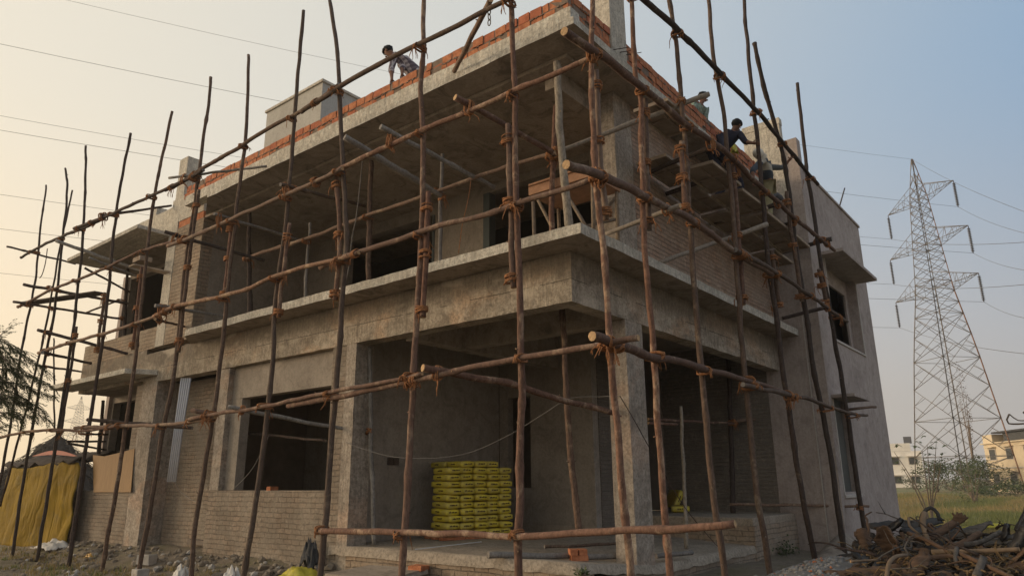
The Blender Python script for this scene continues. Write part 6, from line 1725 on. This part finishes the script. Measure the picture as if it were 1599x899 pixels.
    if cap is not None:
        cp = empty('cap', head - o0); cp.parent = root; cp.name = 'cap'
        bm = bmesh.new(); ellipsoid(bm, V(head + hd * 0.05), sd_, fc, hd, 0.094, 0.104, 0.088, 18)
        bmesh.ops.delete(bm, geom=[v for v in bm.verts if (v.co - head).dot(hd) < 0.035], context='VERTS')
        link('crown', bm, cap, cp, origin=head + hd * 0.05, smooth=True).modifiers.new('s', 'SOLIDIFY').thickness = 0.008
        bm = bmesh.new(); P_ = head + hd * 0.042 + fc * 0.09
        ellipsoid(bm, P_ + fc * 0.03, sd_, fc, hd, 0.07, 0.07, 0.006, 14)
        link('peak', bm, cap, cp, origin=P_)
    # clothes
    def grow(keys, ed, nm, mat, g):
        nn = {k: (n[k][0], n[k][1] + g) for k in keys}
        return skin_mesh(nm, nn, ed, mat, root)
    sk = ['chest', 'waist', 'hips', 'upchest']; se = [('hips', 'waist'), ('waist', 'chest'), ('chest', 'upchest')]
    for s in 'LR':
        ks = ['sh' + s, 'ua' + s, 'el' + s] + (['fa' + s] if long_sleeve else [])
        sk += ks; se += list(zip(['upchest'] + ks[:-1], ks))
    grow(sk, se, 'shirt', shirt, 0.017)
    tk = ['hips']; te = []
    for s in 'LR':
        ks = ['hi' + s, 'th' + s, 'kne' + s, 'ca' + s]
        tk += ks; te += list(zip(['hips'] + ks[:-1], ks))
        n['lo' + s] = (n['ca' + s][0].lerp(n['an' + s][0], 0.75), n['an' + s][1] + 0.012); tk.append('lo' + s); te.append(('ca' + s, 'lo' + s))
    grow(tk, te, 'trousers', trous, 0.019)
    return root
def body_from(hips, neck, head, side, hands, feet, knees=None, elbows=None, W=0.19):
    """fill in the joints that follow from the main ones"""
    side = V(side).normalized(); J = {'hips': V(hips), 'neck': V(neck), 'head': V(head)}
    J['chest'] = V(hips).lerp(V(neck), 0.62)
    for s, sg in (('L', -1), ('R', 1)):
        J['sh' + s] = V(neck) + side * sg * W - (V(neck) - V(hips)).normalized() * 0.05
        J['hi' + s] = V(hips) + side * sg * 0.09 - (V(neck) - V(hips)).normalized() * 0.06
        J['ha' + s] = V(hands[s]); sh = J['sh' + s]
        el = V(elbows[s]) if elbows and s in elbows else (sh + J['ha' + s]) / 2 + V((0, 0, -0.08))
        J['el' + s] = el; J['wr' + s] = J['ha' + s] - (J['ha' + s] - el).normalized() * 0.085
        an = V(feet[s][0]); J['an' + s] = an; J['to' + s] = V(feet[s][1])
        J['kn_' + s] = V(knees[s]) if knees and s in knees else (J['hi' + s] + an) / 2 + V((0, 0, 0))
    J['base'] = (J['anL'] + J['anR']) / 2; J['base'].z = min(J['anL'].z, J['anR'].z) - 0.08
    return J
def mat_check():
    m, nt, b = newmat('checked_shirt')
    tc = nt.nodes.new('ShaderNodeTexCoord')
    mp = nt.nodes.new('ShaderNodeMapping'); mp.inputs['Rotation'].default_value = (0.3, 0.2, 0.5); nt.links.new(tc.outputs['Object'], mp.inputs[0])
    sp = nt.nodes.new('ShaderNodeSeparateXYZ'); nt.links.new(mp.outputs[0], sp.inputs[0])
    def st(o, f, w): return mth(nt, 'LESS_THAN', mth(nt, 'FRACT', mth(nt, 'MULTIPLY', sp.outputs[o], f)), w)
    c = mixc(nt, mth(nt, 'MULTIPLY', st(1, 11, 0.5), 0.8), (0.38, 0.33, 0.34), (0.06, 0.04, 0.06))
    c = mixc(nt, mth(nt, 'MULTIPLY', st(2, 11, 0.5), 0.65), c, (0.05, 0.035, 0.05))
    c = mixc(nt, st(1, 11, 0.07), c, (0.45, 0.42, 0.42))
    nt.links.new(c, b.inputs['Base Color']); b.inputs['Roughness'].default_value = 0.9
    return m
def mat_band(lo, mid, hi, z0, z1):
    m, nt, b = newmat('colour_block_shirt')
    g = nt.nodes.new('ShaderNodeNewGeometry'); sp = nt.nodes.new('ShaderNodeSeparateXYZ'); nt.links.new(g.outputs['Position'], sp.inputs[0])
    c = mixc(nt, mth(nt, 'GREATER_THAN', sp.outputs[2], z0), lo, mid)
    c = mixc(nt, mth(nt, 'GREATER_THAN', sp.outputs[2], z1), c, hi)
    nt.links.new(c, b.inputs['Base Color']); b.inputs['Roughness'].default_value = 0.9
    return m
KHAKI = mat_plain('khaki_trousers', (0.27, 0.24, 0.14), 0.9, 0.15, 8, 0)
NAVY = mat_plain('dark_navy_cloth', (0.022, 0.022, 0.036), 0.9, 0.2, 8, 0)
GREYT = mat_plain('grey_trousers', (0.10, 0.10, 0.11), 0.9, 0.2, 8, 0)
# man in the checked shirt bending over the parapet on the left roof edge
ZR = 8.03
hx = at(650, 96, 0, 0.12)
hips = V((0.25, hx.y - 0.05, 8.72)); neck = at(624, 92, 0, 0.05); head = at(607, 82, 0, -0.02)
hl = at(612, 127, 0, -0.33); hr = at(628, 119, 0, -0.18)
J = body_from(hips, neck, head, (1, 0.15, 0), {'L': hl, 'R': hr}, {'L': (V((0.05, hips.y - 0.35, ZR + 0.09)), V((0.0, hips.y - 0.1, ZR + 0.03))), 'R': (V((0.45, hips.y - 0.3, ZR + 0.09)), V((0.45, hips.y - 0.05, ZR + 0.03)))},
              {'L': V((0.05, hips.y + 0.25, ZR + 0.4)), 'R': V((0.5, hips.y + 0.25, ZR + 0.42))}, {'L': at(611, 108, 0, -0.2), 'R': at(628, 105, 0, -0.05)}, 0.18)
J['gripL'] = (0, 0.3, -1); J['gripR'] = (0, 0.3, -1)
person('man in a checked shirt bending over the brick parapet at the left roof edge', J, (-0.25, 0.75, -0.6), mat_check(), GREYT)
# worker in dark clothes, standing on the boards and holding an upright
yb_ = -0.62
hips = at(1122, 236, 1, yb_ + 0.1); neck = at(1142, 208, 1, yb_ - 0.1); head = at(1150, 197, 1, yb_ - 0.18)
z0 = 6.56
J = body_from(hips, neck, head, (0.45, -0.85, 0), {'L': at(1138, 250, 1, yb_ - 0.25), 'R': at(1180, 224, 1, YF + 0.02)},
              {'L': (V((hips.x - 0.12, -0.4, z0 + 0.08)), V((hips.x + 0.1, -0.45, z0 + 0.03))), 'R': (V((hips.x + 0.1, -0.75, z0 + 0.08)), V((hips.x + 0.32, -0.8, z0 + 0.03)))},
              {'L': V((hips.x + 0.12, -0.5, z0 + 0.42)), 'R': V((hips.x + 0.25, -0.8, z0 + 0.44))}, {'R': at(1164, 222, 1, YF + 0.25), 'L': at(1132, 234, 1, yb_ - 0.2)}, 0.18)
J['gripR'] = (0.2, -1, 0)
person('worker in dark clothes leaning out from the boards and gripping an upright pole', J, (0.9, -0.35, -0.35), NAVY, NAVY)
# worker in a white cap
hips = at(1199, 288, 1, -0.95); neck = at(1192, 251, 1, -0.98); head = at(1185, 241, 1, -1.02)
z0 = 6.44
shirt3 = mat_band((0.035, 0.045, 0.06), (0.42, 0.38, 0.31), (0.09, 0.10, 0.105), hips.z + 0.2, hips.z + 0.33)
fr = at(1204, 343, 1, -0.98); fl = at(1195, 343, 1, -0.85)
J = body_from(hips, neck, head, (0.93, 0.3, 0), {'L': at(1177, 285, 1, -1.1), 'R': at(1236, 246, 1, YF - 0.06)},
              {'L': (V((fl.x, -0.82, z0 + 0.08)), V((fl.x - 0.05, -1.02, z0 + 0.03))), 'R': (V((fr.x, -0.95, z0 + 0.08)), V((fr.x + 0.02, -1.15, z0 + 0.03)))},
              None, {'L': at(1175, 266, 1, -1.05), 'R': at(1222, 262, 1, -1.12)}, 0.19)
J['gripR'] = (0.2, 0.9, -0.4); J['gripL'] = (0, -0.5, -1)
person('worker in a white cap and banded shirt standing on the boards, one arm raised', J, (-0.6, -0.6, -0.5), shirt3, KHAKI, False, mat_plain('off_white_cap', (0.66, 0.62, 0.55), 0.9, 0.05, 5, 0))
# crouching worker behind the white-capped one
hips = V((5.95, -0.33, 6.72)); neck = V((5.55, -0.38, 7.0)); head = V((5.4, -0.42, 7.08))
J = body_from(hips, neck, head, (0.1, -0.95, 0), {'L': V((5.25, -0.2, 6.66)), 'R': at(1190, 318, 1, -0.75)},
              {'L': (V((6.1, -0.2, 6.52)), V((6.25, -0.22, 6.46))), 'R': (at(1223, 312, 1, -0.75), at(1229, 318, 1, -0.8))},
              {'L': V((5.75, -0.2, 6.85)), 'R': at(1208, 303, 1, -0.72)}, None, 0.17)
person('crouching worker in grey, mostly hidden behind the one in the white cap', J, (-0.8, -0.3, -0.5), GREYT, GREYT)
# man behind the right parapet
head = at(1098, 153, 1, 0.02); neck = head + V((-0.1, 0.03, -0.2)); hips = neck + V((-0.1, 0.28, -0.42))
GREENC = mat_plain('green_checked_cloth', (0.10, 0.19, 0.15), 0.9, 0.55, 22, 0, 0, None, 0.01, (0.36, 0.44, 0.38))
J = body_from(hips, neck, head, (-0.9, 0.2, 0), {'L': V((hips.x + 0.25, 0.05, 8.5)), 'R': V((hips.x - 0.3, 0.1, 8.5))},
              {'L': (V((hips.x + 0.1, 0.75, ZR + 0.09)), V((hips.x + 0.1, 0.6, ZR + 0.03))), 'R': (V((hips.x - 0.2, 0.75, ZR + 0.09)), V((hips.x - 0.2, 0.6, ZR + 0.03)))},
              {'L': V((hips.x + 0.12, 0.15, ZR + 0.35)), 'R': V((hips.x - 0.2, 0.15, ZR + 0.35))}, None, 0.18)
person('man in a green checked shirt looking over the right brick parapet', J, (0.75, -0.7, -0.35), GREENC, GREYT, True)
# yellow cloth and a bowl-like pan beside the dark worker
c = at(1147, 236, 1, -0.5)
crumple('yellow_cloth', 'small yellow cloth hanging behind the dark-clothed worker', 'cloth', c - V((0, 0, 0.05)), 0.09, 0.06, 0.2, YSACK, 2)

# ------------------------------------------------------------------ evening haze
bm = bmesh.new(); box(bm, -420, 560, -420, 560, -1.6, 62)
hm = bpy.data.materials.new('evening_haze'); hm.use_nodes = True
nt = hm.node_tree; nt.nodes.remove(nt.nodes['Principled BSDF'])
pv = nt.nodes.new('ShaderNodeVolumePrincipled'); pv.inputs['Color'].default_value = (0.92, 0.86, 0.78, 1); pv.inputs['Density'].default_value = 0.0009; pv.inputs['Anisotropy'].default_value = 0.3
nt.links.new(pv.outputs[0], [q for q in nt.nodes if q.type == 'OUTPUT_MATERIAL'][0].inputs['Volume'])
tag(link('haze', bm, hm, origin=(0, 0, 0)), kind='stuff')
